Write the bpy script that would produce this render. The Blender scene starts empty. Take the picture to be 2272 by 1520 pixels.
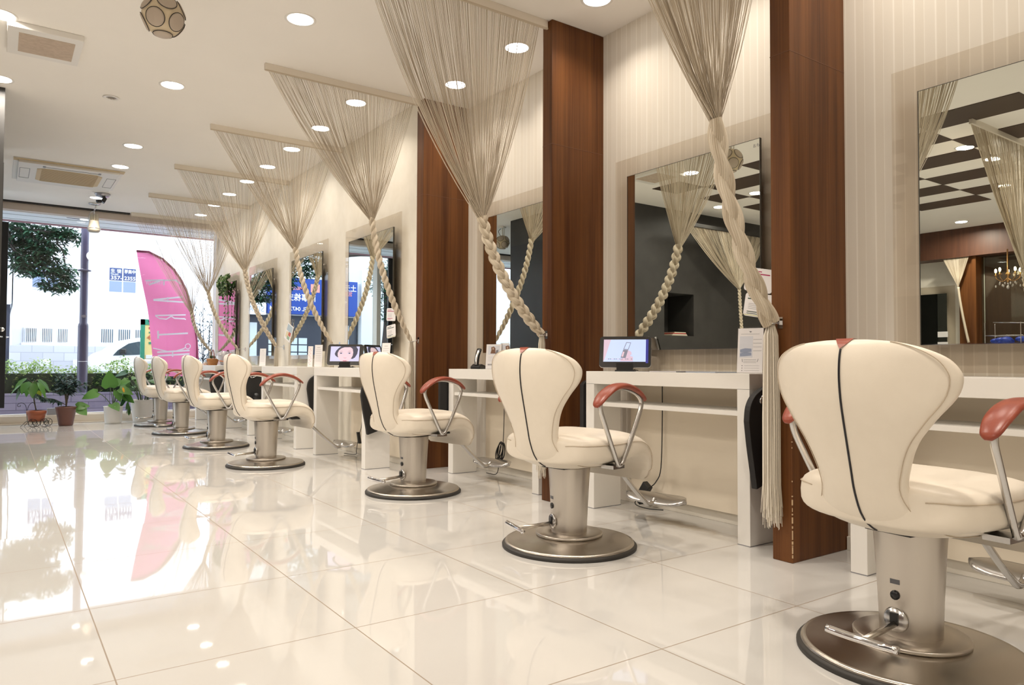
import bpy, math, random
import numpy as np
from mathutils import Vector, Matrix
R = math.radians
PI = math.pi
rnd = random.Random(7)
SC = bpy.context.scene
COL = SC.collection

# ------------------------------------------------------------------ camera, sky, exposure
YAW, PITCH, ROLL, CH, FPX = .6145, .0290, .0042, .748, 1615.5
cF = Vector((math.sin(YAW)*math.cos(PITCH), math.cos(YAW)*math.cos(PITCH), math.sin(PITCH)))
cR0 = Vector((math.cos(YAW), -math.sin(YAW), 0)); cU0 = cR0.cross(cF)
cR = math.cos(ROLL)*cR0+math.sin(ROLL)*cU0
cU = -math.sin(ROLL)*cR0+math.cos(ROLL)*cU0
cam_d = bpy.data.cameras.new('camera'); cam = bpy.data.objects.new('camera', cam_d); COL.objects.link(cam)
cam_d.sensor_width = 36; cam_d.lens = FPX/2272*36; cam_d.clip_start = .05; cam_d.clip_end = 200
mw = Matrix.Identity(4)
for i in range(3):
    mw[i][0] = cR[i]; mw[i][1] = cU[i]; mw[i][2] = -cF[i]
mw[0][3] = 0; mw[1][3] = 0; mw[2][3] = CH
cam.matrix_world = mw
SC.camera = cam
SC.view_settings.view_transform = 'Standard'; SC.view_settings.look = 'None'
SC.view_settings.exposure = .30; SC.view_settings.gamma = 1; SC.view_settings.use_curve_mapping = False
SC.cycles.use_denoising = True
SC.cycles.max_bounces = 10; SC.cycles.diffuse_bounces = 5; SC.cycles.glossy_bounces = 5
SC.cycles.transparent_max_bounces = 24; SC.cycles.transmission_bounces = 6
SC.cycles.sample_clamp_indirect = 6
SC.cycles.caustics_reflective = False; SC.cycles.caustics_refractive = False
W = bpy.data.worlds.new('sky'); SC.world = W; W.use_nodes = True
WORLD = 3.6
W.node_tree.nodes['Background'].inputs[0].default_value = (.80, .90, 1.0, 1)
W.node_tree.nodes['Background'].inputs[1].default_value = WORLD
LAMP_W = 7.4          # watts of one downlight
LAMP_C = (1.0, .90, .785)

def at(u, v, axis, val):
    """point of the plane axis=val on the sight line of photograph pixel (u, v)"""
    d = cF+cR*((u-1136)/FPX)-cU*((v-760)/FPX)
    i = 'XYZ'.index(axis); o = Vector((0, 0, CH)); t = (val-o[i])/d[i]
    return o+t*d

# ------------------------------------------------------------------ materials
MATS = {}
def mat(name, col=(.8, .8, .8), rough=.5, metal=0, spec=.5, emis=None, estr=1, coat=0, trans=0, alpha=1, ior=None, sub=0, sheen=0, aniso=0):
    m = bpy.data.materials.new(name); m.use_nodes = True
    b = m.node_tree.nodes['Principled BSDF']
    b.inputs['Base Color'].default_value = (*col, 1); b.inputs['Roughness'].default_value = rough
    b.inputs['Metallic'].default_value = metal; b.inputs['Specular IOR Level'].default_value = spec
    b.inputs['Coat Weight'].default_value = coat; b.inputs['Transmission Weight'].default_value = trans
    b.inputs['Alpha'].default_value = alpha; b.inputs['Sheen Weight'].default_value = sheen
    if aniso: b.inputs['Anisotropic'].default_value = aniso
    if ior: b.inputs['IOR'].default_value = ior
    if emis:
        b.inputs['Emission Color'].default_value = (*emis, 1); b.inputs['Emission Strength'].default_value = estr
    MATS[name] = m
    return m
def N(m, t, **kw):
    n = m.node_tree.nodes.new(t)
    for k, v in kw.items():
        if k in n.inputs: n.inputs[k].default_value = v
        else: setattr(n, k, v)
    return n
def L(m, a, b): m.node_tree.links.new(a, b)
def pbsdf(m): return m.node_tree.nodes['Principled BSDF']
def vary(m, scale, c1, c2, stretch=(1, 1, 1), detail=4, bump=0, bscale=None, space='Object', rough=None):
    tc = N(m, 'ShaderNodeTexCoord'); mp = N(m, 'ShaderNodeMapping'); mp.inputs['Scale'].default_value = stretch
    L(m, tc.outputs[space], mp.inputs['Vector'])
    nz = N(m, 'ShaderNodeTexNoise'); nz.inputs['Scale'].default_value = scale; nz.inputs['Detail'].default_value = detail
    L(m, mp.outputs[0], nz.inputs['Vector'])
    cr = N(m, 'ShaderNodeValToRGB'); cr.color_ramp.elements[0].position = .3; cr.color_ramp.elements[1].position = .7
    cr.color_ramp.elements[0].color = (*c1, 1); cr.color_ramp.elements[1].color = (*c2, 1)
    L(m, nz.outputs['Fac'], cr.inputs['Fac']); L(m, cr.outputs[0], pbsdf(m).inputs['Base Color'])
    if bump:
        n2 = N(m, 'ShaderNodeTexNoise'); n2.inputs['Scale'].default_value = bscale or scale; n2.inputs['Detail'].default_value = 3
        L(m, mp.outputs[0], n2.inputs['Vector'])
        bp = N(m, 'ShaderNodeBump'); bp.inputs['Strength'].default_value = bump; bp.inputs['Distance'].default_value = .002
        L(m, n2.outputs['Fac'], bp.inputs['Height']); L(m, bp.outputs[0], pbsdf(m).inputs['Normal'])
    return m

m_ceil = vary(mat('ceiling_paper', rough=.9, spec=.2), 3, (.89, .865, .82), (.905, .88, .835), bump=.12, bscale=260)
m_check = mat('brown_ceiling_panel', (.05, .028, .018), .5)
m_wallfar = vary(mat('mottled_cream_wallpaper', rough=.75, spec=.25), 9, (.78, .735, .64), (.83, .79, .70), bump=.15, bscale=60)
m_wallplain = mat('plain_cream_wall', (.80, .76, .68), .7, spec=.2)
m_wallbrown = vary(mat('dark_brown_wall', rough=.45), 4, (.07, .028, .016), (.10, .040, .022), stretch=(1, 6, .4))
# striped wallpaper of the recessed wall: matt and satin bands about 4 cm wide
m_stripe = mat('striped_wallpaper', (.8, .74, .62), .6)
def _stripe():
    m = m_stripe; tc = N(m, 'ShaderNodeTexCoord'); sp = N(m, 'ShaderNodeSeparateXYZ'); L(m, tc.outputs['Object'], sp.inputs[0])
    a = N(m, 'ShaderNodeMath', operation='MULTIPLY'); a.inputs[1].default_value = 1/.078; L(m, sp.outputs['Y'], a.inputs[0])
    f = N(m, 'ShaderNodeMath', operation='FRACT'); L(m, a.outputs[0], f.inputs[0])
    g = N(m, 'ShaderNodeMath', operation='GREATER_THAN'); g.inputs[1].default_value = .45; L(m, f.outputs[0], g.inputs[0])
    mix = N(m, 'ShaderNodeMix', data_type='RGBA'); L(m, g.outputs[0], mix.inputs['Factor'])
    mix.inputs['A'].default_value = (.76, .71, .62, 1); mix.inputs['B'].default_value = (.785, .74, .655, 1)
    # highlight on the raised edges of each satin band, painted into the colour
    e = N(m, 'ShaderNodeMath', operation='SUBTRACT'); e.inputs[1].default_value = .45; L(m, f.outputs[0], e.inputs[0])
    e2 = N(m, 'ShaderNodeMath', operation='ABSOLUTE'); L(m, e.outputs[0], e2.inputs[0])
    e4 = N(m, 'ShaderNodeMath', operation='SUBTRACT'); e4.inputs[0].default_value = 1; L(m, f.outputs[0], e4.inputs[1]); e5 = N(m, 'ShaderNodeMath', operation='MINIMUM'); L(m, e2.outputs[0], e5.inputs[0]); L(m, e4.outputs[0], e5.inputs[1])
    e3 = N(m, 'ShaderNodeMath', operation='LESS_THAN'); e3.inputs[1].default_value = .04; L(m, e5.outputs[0], e3.inputs[0])
    mix2 = N(m, 'ShaderNodeMix', data_type='RGBA'); L(m, e3.outputs[0], mix2.inputs['Factor']); L(m, mix.outputs['Result'], mix2.inputs['A'])
    mix2.inputs['B'].default_value = (.88, .84, .76, 1)
    L(m, mix2.outputs['Result'], pbsdf(m).inputs['Base Color'])
    r = N(m, 'ShaderNodeMath', operation='MULTIPLY_ADD'); r.inputs[1].default_value = -.3; r.inputs[2].default_value = .72
    L(m, g.outputs[0], r.inputs[0]); L(m, r.outputs[0], pbsdf(m).inputs['Roughness'])
    n2 = N(m, 'ShaderNodeTexNoise'); n2.inputs['Scale'].default_value = 150; L(m, tc.outputs['Object'], n2.inputs['Vector'])
    ad = N(m, 'ShaderNodeMath', operation='MULTIPLY_ADD'); ad.inputs[1].default_value = .25; L(m, n2.outputs['Fac'], ad.inputs[0]); L(m, g.outputs[0], ad.inputs[2])
    bp = N(m, 'ShaderNodeBump'); bp.inputs['Strength'].default_value = .35; bp.inputs['Distance'].default_value = .0012
    L(m, ad.outputs[0], bp.inputs['Height']); L(m, bp.outputs[0], pbsdf(m).inputs['Normal'])
_stripe()
# polished tiles, 60 cm
TX, TY = .2406, 1.9528
m_floor = mat('polished_cream_tiles', (.8, .75, .66), .035, spec=.62)
def _floor():
    m = m_floor; tc = N(m, 'ShaderNodeTexCoord'); mp = N(m, 'ShaderNodeMapping'); mp.inputs['Location'].default_value = (-TX/.6, -TY/.6, 0)
    mp.inputs['Scale'].default_value = (1/.6, 1/.6, 1); L(m, tc.outputs['Object'], mp.inputs['Vector'])
    fl = N(m, 'ShaderNodeVectorMath', operation='FLOOR'); L(m, mp.outputs[0], fl.inputs[0])
    fr = N(m, 'ShaderNodeVectorMath', operation='FRACTION'); L(m, mp.outputs[0], fr.inputs[0])
    sp = N(m, 'ShaderNodeSeparateXYZ'); L(m, fr.outputs[0], sp.inputs[0])
    ds = []
    for ax in 'XY':
        s = N(m, 'ShaderNodeMath', operation='SUBTRACT'); s.inputs[1].default_value = .5; L(m, sp.outputs[ax], s.inputs[0])
        a = N(m, 'ShaderNodeMath', operation='ABSOLUTE'); L(m, s.outputs[0], a.inputs[0]); ds.append(a)
    mx = N(m, 'ShaderNodeMath', operation='MAXIMUM'); L(m, ds[0].outputs[0], mx.inputs[0]); L(m, ds[1].outputs[0], mx.inputs[1])
    gr = N(m, 'ShaderNodeMath', operation='GREATER_THAN'); gr.inputs[1].default_value = .5-.0018/.6; L(m, mx.outputs[0], gr.inputs[0])
    wn = N(m, 'ShaderNodeTexWhiteNoise'); L(m, fl.outputs[0], wn.inputs['Vector'])
    nz = N(m, 'ShaderNodeTexNoise'); nz.inputs['Scale'].default_value = 1.3; nz.inputs['Detail'].default_value = 5; L(m, tc.outputs['Object'], nz.inputs['Vector'])
    cr = N(m, 'ShaderNodeValToRGB'); cr.color_ramp.elements[0].color = (.595, .58, .555, 1); cr.color_ramp.elements[1].color = (.63, .62, .595, 1)
    cr.color_ramp.elements[0].position = .35; cr.color_ramp.elements[1].position = .65
    L(m, nz.outputs['Fac'], cr.inputs['Fac'])
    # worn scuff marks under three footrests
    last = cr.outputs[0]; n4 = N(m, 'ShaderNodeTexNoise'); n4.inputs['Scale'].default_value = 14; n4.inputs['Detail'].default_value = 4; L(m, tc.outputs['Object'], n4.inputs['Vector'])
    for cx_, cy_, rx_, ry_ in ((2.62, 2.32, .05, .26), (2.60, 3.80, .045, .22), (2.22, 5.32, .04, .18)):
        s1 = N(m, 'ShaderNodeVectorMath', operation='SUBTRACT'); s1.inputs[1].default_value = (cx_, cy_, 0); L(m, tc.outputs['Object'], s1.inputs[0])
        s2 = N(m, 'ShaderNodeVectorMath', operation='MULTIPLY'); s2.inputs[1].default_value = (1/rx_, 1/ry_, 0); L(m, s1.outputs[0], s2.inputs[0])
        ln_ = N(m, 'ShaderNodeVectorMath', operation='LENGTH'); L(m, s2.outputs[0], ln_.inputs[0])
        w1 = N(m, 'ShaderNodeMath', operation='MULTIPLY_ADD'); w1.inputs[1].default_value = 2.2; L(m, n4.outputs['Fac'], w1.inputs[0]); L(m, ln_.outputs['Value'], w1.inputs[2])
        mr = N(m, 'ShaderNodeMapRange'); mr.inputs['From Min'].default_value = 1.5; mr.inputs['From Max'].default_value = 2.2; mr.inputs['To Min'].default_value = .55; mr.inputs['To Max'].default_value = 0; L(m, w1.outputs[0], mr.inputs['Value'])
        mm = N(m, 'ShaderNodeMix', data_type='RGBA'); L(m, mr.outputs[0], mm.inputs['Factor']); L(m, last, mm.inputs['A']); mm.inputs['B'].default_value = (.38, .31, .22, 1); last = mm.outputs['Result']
    mix = N(m, 'ShaderNodeMix', data_type='RGBA'); L(m, gr.outputs[0], mix.inputs['Factor']); L(m, last, mix.inputs['A'])
    mix.inputs['B'].default_value = (.30, .24, .18, 1); L(m, mix.outputs['Result'], pbsdf(m).inputs['Base Color'])
    r = N(m, 'ShaderNodeMath', operation='MULTIPLY_ADD'); r.inputs[1].default_value = .5; r.inputs[2].default_value = .03
    L(m, gr.outputs[0], r.inputs[0]); L(m, r.outputs[0], pbsdf(m).inputs['Roughness'])
    # every tile lies a hair out of level
    sub = N(m, 'ShaderNodeVectorMath', operation='SUBTRACT'); sub.inputs[1].default_value = (.5, .5, .5); L(m, wn.outputs['Color'], sub.inputs[0])
    sc = N(m, 'ShaderNodeVectorMath', operation='MULTIPLY'); sc.inputs[1].default_value = (.006, .006, 0); L(m, sub.outputs[0], sc.inputs[0])
    ge = N(m, 'ShaderNodeNewGeometry'); ad = N(m, 'ShaderNodeVectorMath', operation='ADD'); L(m, ge.outputs['Normal'], ad.inputs[0]); L(m, sc.outputs[0], ad.inputs[1])
    no = N(m, 'ShaderNodeVectorMath', operation='NORMALIZE'); L(m, ad.outputs[0], no.inputs[0]); L(m, no.outputs[0], pbsdf(m).inputs['Normal'])
_floor()
def wood(name, c1, c2, rough=.38, stretch=(14, 14, .6)):
    m = mat(name, rough=rough, spec=.3); tc = N(m, 'ShaderNodeTexCoord'); mp = N(m, 'ShaderNodeMapping'); mp.inputs['Scale'].default_value = stretch
    L(m, tc.outputs['Object'], mp.inputs['Vector'])
    nz = N(m, 'ShaderNodeTexNoise'); nz.inputs['Scale'].default_value = 1; nz.inputs['Detail'].default_value = 6; nz.inputs['Roughness'].default_value = .6
    L(m, mp.outputs[0], nz.inputs['Vector'])
    mp2 = N(m, 'ShaderNodeMapping'); mp2.inputs['Scale'].default_value = (stretch[0]*12, stretch[1]*12, stretch[2]*2); L(m, tc.outputs['Object'], mp2.inputs['Vector'])
    n2 = N(m, 'ShaderNodeTexNoise'); n2.inputs['Scale'].default_value = 1; n2.inputs['Detail'].default_value = 3; L(m, mp2.outputs[0], n2.inputs['Vector'])
    ad = N(m, 'ShaderNodeMath', operation='MULTIPLY_ADD'); ad.inputs[1].default_value = .35; L(m, n2.outputs['Fac'], ad.inputs[0]); L(m, nz.outputs['Fac'], ad.inputs[2])
    cr = N(m, 'ShaderNodeValToRGB'); cr.color_ramp.elements[0].position = .5; cr.color_ramp.elements[1].position = .82
    cr.color_ramp.elements[0].color = (*c1, 1); cr.color_ramp.elements[1].color = (*c2, 1); L(m, ad.outputs[0], cr.inputs['Fac'])
    L(m, cr.outputs[0], pbsdf(m).inputs['Base Color'])
    return m
m_wood = wood('red_brown_veneer', (.072, .023, .006), (.165, .062, .017), rough=.42)
m_leather = vary(mat('cream_leather', rough=.36, spec=.45), 30, (.82, .745, .63), (.84, .765, .65), bump=.06, bscale=420)
m_seam = mat('dark_seam', (.52, .43, .32), .7)
m_piping = mat('black_piping', (.012, .010, .014), .4)
m_redlea = vary(mat('red_brown_leather', rough=.33, spec=.5), 24, (.24, .045, .025), (.33, .075, .04), bump=.08, bscale=300)
m_steel = mat('brushed_steel', (.60, .555, .50), .30, metal=1, aniso=.6)
m_steelb = mat('polished_base_steel', (.56, .52, .465), .26, metal=1, aniso=.7)
m_chrome = mat('chrome', (.80, .80, .82), .07, metal=1)
m_alu = mat('cast_aluminium', (.62, .61, .60), .22, metal=1)
m_rubber = mat('black_rubber', (.03, .027, .024), .55)
m_black = mat('black_plastic', (.012, .012, .013), .3)
m_blackm = mat('matt_black', (.014, .013, .013), .6)
m_laminate = mat('white_laminate', (.84, .82, .78), .35, spec=.4)
m_lamedge = mat('laminate_side', (.80, .77, .71), .4, spec=.4)
m_tanpanel = mat('tan_panel', (.86, .775, .64), .5, spec=.3)
m_mirror = mat('mirror_silver', (.80, .83, .77), .0, metal=1)
m_string = mat('cream_string', (.55, .46, .345), .5, spec=.4, sheen=.2)
def _string():
    m = m_string; ge = N(m, 'ShaderNodeNewGeometry'); cr = N(m, 'ShaderNodeValToRGB')
    cr.color_ramp.elements[0].color = (.36, .28, .185, 1); cr.color_ramp.elements[1].color = (.76, .68, .55, 1)
    L(m, ge.outputs['Random Per Island'], cr.inputs['Fac']); L(m, cr.outputs[0], pbsdf(m).inputs['Base Color'])
_string()
m_braid = mat('cream_braid', (.6, .52, .4), .5, spec=.4)
def _braid():
    m = m_braid; ge = N(m, 'ShaderNodeNewGeometry'); cr = N(m, 'ShaderNodeValToRGB')
    cr.color_ramp.elements[0].color = (.50, .42, .31, 1); cr.color_ramp.elements[1].color = (.74, .66, .53, 1)
    L(m, ge.outputs['Random Per Island'], cr.inputs['Fac']); L(m, cr.outputs[0], pbsdf(m).inputs['Base Color'])
_braid()
m_rail = mat('curtain_rail_cream', (.80, .74, .645), .5)
m_lamp = mat('lamp_glow', (1, 1, 1), .5, emis=(1, .96, .90), estr=9)
m_white = mat('white_plastic', (.80, .78, .74), .4)
m_whitew = mat('white_paint', (.86, .86, .86), .5)
m_paper = mat('white_card', (.86, .84, .84), .5)
m_ink = mat('grey_print', (.22, .22, .24), .6)
m_dgrey = vary(mat('charcoal_partition', rough=.55), 5, (.028, .027, .026), (.040, .038, .036))
m_bpanel = mat('black_door', (.010, .011, .014), .45)
m_yell = mat('yellowed_plastic', (.60, .46, .26), .55)
def glass(name, tint, refl, rough=0.0, frost=0):
    m = bpy.data.materials.new(name); m.use_nodes = True; nt = m.node_tree; nt.nodes.clear()
    out = N(m, 'ShaderNodeOutputMaterial'); tr = N(m, 'ShaderNodeBsdfTransparent'); tr.inputs[0].default_value = (*tint, 1)
    gl = N(m, 'ShaderNodeBsdfGlossy'); gl.inputs['Roughness'].default_value = rough; gl.inputs[0].default_value = (1, 1, 1, 1)
    lw = N(m, 'ShaderNodeLayerWeight'); lw.inputs['Blend'].default_value = .5
    pw = N(m, 'ShaderNodeMath', operation='POWER'); pw.inputs[1].default_value = 3.2; L(m, lw.outputs['Facing'], pw.inputs[0])
    fr = N(m, 'ShaderNodeMath', operation='MULTIPLY_ADD'); fr.inputs[1].default_value = refl; fr.inputs[2].default_value = refl*.12; L(m, pw.outputs[0], fr.inputs[0])
    mx = N(m, 'ShaderNodeMixShader'); L(m, fr.outputs[0], mx.inputs[0]); L(m, tr.outputs[0], mx.inputs[1]); L(m, gl.outputs[0], mx.inputs[2])
    L(m, mx.outputs[0], out.inputs[0]); MATS[name] = m
    return m
m_pane = glass('tinted_backing_glass', (.93, .91, .88), .30)
m_window = glass('window_glass', (.97, .98, .99), .15)
m_acryl = glass('clear_acrylic', (.96, .96, .96), .2)

for m_ in (m_steel, m_steelb):
    tg = N(m_, 'ShaderNodeTangent', direction_type='RADIAL', axis='Z'); L(m_, tg.outputs[0], pbsdf(m_).inputs['Tangent'])
m_tassel = mat('tassel_string', (.7, .63, .52), .45, spec=.5)
def _tassel():
    m = m_tassel; ge = N(m, 'ShaderNodeNewGeometry'); cr = N(m, 'ShaderNodeValToRGB')
    cr.color_ramp.elements[0].color = (.64, .57, .46, 1); cr.color_ramp.elements[1].color = (.88, .83, .73, 1)
    L(m, ge.outputs['Random Per Island'], cr.inputs['Fac']); L(m, cr.outputs[0], pbsdf(m).inputs['Base Color'])
_tassel()
# ------------------------------------------------------------------ mesh helpers
class MB:
    def __init__(s): s.v = []; s.f = []; s.mi = []; s.sm = []
    def add(s, vs, fs, mi=0, sm=False):
        o = len(s.v); s.v += [tuple(v) for v in vs]
        for f in fs: s.f.append([i+o for i in f]); s.mi.append(mi); s.sm.append(sm)
    def box(s, x0, x1, y0, y1, z0, z1, mi=0):
        s.add([(x0, y0, z0), (x1, y0, z0), (x1, y1, z0), (x0, y1, z0), (x0, y0, z1), (x1, y0, z1), (x1, y1, z1), (x0, y1, z1)],
              [(0, 3, 2, 1), (4, 5, 6, 7), (0, 1, 5, 4), (1, 2, 6, 5), (2, 3, 7, 6), (3, 0, 4, 7)], mi)
    def obox(s, c, ax, ay, az, mi=0):
        """box at centre c with half-axis vectors"""
        c = Vector(c); V = []
        for k in (-1, 1):
            for a, b in ((-1, -1), (1, -1), (1, 1), (-1, 1)): V.append(c+ax*a+ay*b+az*k)
        s.add(V, [(0, 3, 2, 1), (4, 5, 6, 7), (0, 1, 5, 4), (1, 2, 6, 5), (2, 3, 7, 6), (3, 0, 4, 7)], mi)
    def rings(s, rs, mi=0, sm=True, cap=True, closed=False):
        n = len(rs[0]); V = [p for r in rs for p in r]; F = []
        m = len(rs)
        for i in range(m if closed else m-1):
            a = i*n; b = ((i+1) % m)*n
            for j in range(n):
                k = (j+1) % n; F.append((a+j, a+k, b+k, b+j))
        if cap and not closed:
            F.append(tuple(range(n-1, -1, -1))); F.append(tuple((m-1)*n+j for j in range(n)))
        s.add(V, F, mi, sm)
    def lathe(s, prof, n=32, c=(0, 0, 0), mi=0, sm=True, cap=True, axis=None):
        rs = []
        for r, z in prof:
            rs.append([Vector((r*math.cos(2*PI*j/n), r*math.sin(2*PI*j/n), z)) for j in range(n)])
        if axis is not None:
            q = Vector((0, 0, 1)).rotation_difference(Vector(axis)); rs = [[q @ p for p in r] for r in rs]
        c = Vector(c); rs = [[p+c for p in r] for r in rs]
        s.rings(rs, mi, sm, cap)
    def tube(s, pts, r, n=8, mi=0, sm=True, closed=False, flat=None, up=None, lobes=None, cap=True):
        pts = [Vector(p) for p in pts]; m = len(pts); rs = []
        T = []
        for i in range(m):
            a = pts[(i-1) % m] if (closed or i > 0) else pts[0]
            b = pts[(i+1) % m] if (closed or i < m-1) else pts[-1]
            t = (b-a); T.append(t.normalized() if t.length > 1e-9 else Vector((0, 0, 1)))
        u = Vector(up) if up else (Vector((0, 0, 1)) if abs(T[0].z) < .9 else Vector((1, 0, 0)))
        for i in range(m):
            if up: u = Vector(up)
            u = (u-T[i]*u.dot(T[i]))
            if u.length < 1e-6: u = T[i].orthogonal()
            u.normalize(); w = T[i].cross(u)
            rr = r[i] if isinstance(r, (list, tuple)) else r
            ra = rr; rb = rr*(flat if flat else 1)
            ring = []
            for j in range(n):
                a = 2*PI*j/n; k = 1
                if lobes: k = 1+lobes*(1 if j % 2 else -1)
                ring.append(pts[i]+u*(rb*k*math.cos(a))+w*(ra*k*math.sin(a)))
            rs.append(ring)
        s.rings(rs, mi, sm, cap, closed)
    def prism(s, poly, d, mi=0, sm=False):
        """poly: 3-D points of a planar outline; d: extrusion vector"""
        n = len(poly); A = [Vector(p) for p in poly]; B = [p+Vector(d) for p in A]
        s.add(A+B, [tuple(range(n-1, -1, -1)), tuple(range(n, 2*n))]+[(i, (i+1) % n, n+(i+1) % n, n+i) for i in range(n)], mi, sm)
    def quad(s, a, b, c, d, mi=0): s.add([a, b, c, d], [(0, 1, 2, 3)], mi)
    def ball(s, c, r, nu=16, nv=10, mi=0, sc=(1, 1, 1)):
        c = Vector(c); rs = []
        for i in range(nv+1):
            a = -PI/2+PI*i/nv; rr = max(r*math.cos(a), r*.002)
            rs.append([c+Vector((rr*math.cos(2*PI*j/nu)*sc[0], rr*math.sin(2*PI*j/nu)*sc[1], r*math.sin(a)*sc[2])) for j in range(nu)])
        s.rings(rs, mi, True, True)
    def leaf(s, base, d, up, ln, wd, mi=0, fold=.15, droop=.2, heart=False):
        base = Vector(base); d = Vector(d).normalized(); up = Vector(up); side = d.cross(up)
        if side.length < 1e-4: side = d.orthogonal()
        side.normalize(); nn = side.cross(d)
        prof = [(0, .0), (.12, .62), (.35, 1), (.65, .72), (.88, .28), (1, 0)] if not heart else [(0, .0), (-.08, .55), (.15, 1), (.5, .85), (.8, .4), (1, 0)]
        V = []; F = []
        for t, w in prof:
            tt = max(t, 0)
            V.append(base+d*(ln*tt)-nn*(droop*ln*tt*tt))
        k = len(prof)
        for sg in (1, -1):
            for t, w in prof[1:-1]:
                V.append(base+d*(ln*t)+side*(sg*w*wd/2)+nn*(fold*w*wd/2)-nn*(droop*ln*t*t))
        for sg in (0, 1):
            o = k+sg*(k-2)
            def q(i): return i if i in (0, k-1) else o+i-1
            for i in range(k-1):
                a, b = i, i+1
                ids = [a, b]
                if b < k-1: ids.append(o+b-1)
                if a > 0: ids.append(o+a-1)
                if sg: ids.reverse()
                F.append(tuple(ids))
        s.add(V, F, mi, True)

def obj(name, mb, mats, parent=None, bevel=0, sub=0, seg=2):
    me = bpy.data.meshes.new(name); me.from_pydata(mb.v, [], mb.f)
    if not isinstance(mats, (list, tuple)): mats = [mats]
    for m in mats: me.materials.append(m)
    me.polygons.foreach_set('material_index', mb.mi); me.polygons.foreach_set('use_smooth', mb.sm); me.update()
    o = bpy.data.objects.new(name, me); COL.objects.link(o)
    if parent: o.parent = parent
    if bevel:
        b = o.modifiers.new('bevel', 'BEVEL'); b.width = bevel; b.segments = seg; b.limit_method = 'ANGLE'; b.angle_limit = R(40)
    if sub:
        b = o.modifiers.new('sub', 'SUBSURF'); b.levels = sub; b.render_levels = sub
    return o
def tag(o, label, cat, group=None, kind=None):
    o['label'] = label; o['category'] = cat
    if group: o['group'] = group
    if kind: o['kind'] = kind
    return o
def thing(name, label, cat, loc=(0, 0, 0), rz=0, group=None):
    o = bpy.data.objects.new(name, None); COL.objects.link(o); o.location = loc; o.rotation_euler = (0, 0, rz); o.empty_display_size = .1
    return tag(o, label, cat, group)
def struct(name, mb, m, parent=None, bevel=0):
    o = obj(name, mb, m, parent, bevel)
    if not parent: o['kind'] = 'structure'
    return o
def dup(root, loc, rz, label, group=None):
    r = root.copy(); COL.objects.link(r); r.location = loc; r.rotation_euler = (0, 0, rz); r['label'] = label
    if group: r['group'] = group
    for ch in list(root.children):
        c = ch.copy(); COL.objects.link(c); c.parent = r
        for g in list(ch.children):
            d = g.copy(); COL.objects.link(d); d.parent = c
    return r
def text_mb(mb, body, o, right, up, size, mi=0, align='LEFT', width=None, bold=.0):
    """flat lettering on the plane through o spanned by right/up"""
    c = bpy.data.curves.new('lettering', 'FONT'); c.body = body; c.size = size; c.align_x = align; c.resolution_u = 3
    c.offset = bold*size
    ob = bpy.data.objects.new('lettering', c); COL.objects.link(ob); bpy.context.view_layer.update()
    dg = bpy.context.evaluated_depsgraph_get(); me = ob.evaluated_get(dg).to_mesh()
    k = 1
    if width:
        xs = [v.co.x for v in me.vertices]; k = width/max(1e-6, max(xs)-min(xs))
    right = Vector(right); up = Vector(up); o = Vector(o)
    V = [o+right*(v.co.x*k)+up*v.co.y for v in me.vertices]; F = [tuple(p.vertices) for p in me.polygons]
    mb.add(V, F, mi); ob.evaluated_get(dg).to_mesh_clear()
    bpy.data.objects.remove(ob); bpy.data.curves.remove(c)
def bez(p0, p1, p2, p3, n):
    p0, p1, p2, p3 = map(Vector, (p0, p1, p2, p3)); out = []
    for i in range(n+1):
        t = i/n; s = 1-t; out.append(p0*s**3+p1*3*s*s*t+p2*3*s*t*t+p3*t**3)
    return out
def smooth_path(pts, n=6):
    pts = [Vector(p) for p in pts]; out = []
    for i in range(len(pts)-1):
        a = pts[max(i-1, 0)]; b = pts[i]; c = pts[i+1]; d = pts[min(i+2, len(pts)-1)]
        for k in range(n):
            t = k/n; out.append(.5*((2*b)+(-a+c)*t+(2*a-5*b+4*c-d)*t*t+(-a+3*b-3*c+d)*t**3))
    out.append(pts[-1]); return out
#PART2
# ------------------------------------------------------------------ room shell
H, XC, XW, YE = 2.648, 2.457, 2.836, 10.42
XL, YB = -5.6, -2.6
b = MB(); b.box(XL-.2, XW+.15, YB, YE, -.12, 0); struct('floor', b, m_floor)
b = MB(); b.box(XL-.2, XW+.15, YB, YE+.06, H, H+.1); struct('ceiling', b, m_ceil)
b = MB()
for i in range(9):                                  # brown ceiling panels laid in a staggered pattern, rows .39 m wide
    x1 = -.20-.387*i; x0 = x1-.387
    y = 5.14 if i % 2 == 0 else 4.37
    while y > YB:
        a, c = y, min(y+.77, 5.525)
        if c > a: b.box(x0, x1, a, c, H-.006, H+.01)
        y -= 1.54
struct('trim_1', b, m_check)
b = MB(); b.box(XW, XW+.12, YB, 4.685, 0, H); struct('wall_right', b, m_stripe)
b = MB(); b.box(XC, XW+.12, 4.685, 10.80, -.1, H+.1); struct('wall_right_far', b, m_wallfar)
b = MB(); b.box(XL-.2, XW+.12, YB-.1, YB, 0, H); struct('wall_back', b, m_wallplain)
b = MB(); b.box(XL-.1, XL, YB, YE, 0, H); struct('wall_left', b, m_wallfar)
b = MB()
for y0, y1 in ((YB, .18), (.27, 1.645), (1.731, 3.111), (3.193, 4.587)): b.box(XW-.014, XW, y0+.002, y1-.002, 0, .055)
struct('baseboard_right', b, m_wallplain, bevel=.002)
b = MB(); b.box(XC-.012, XC, 4.70, 10.38, 0, .05); struct('baseboard_right_far', b, m_wallplain, bevel=.002)
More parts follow.
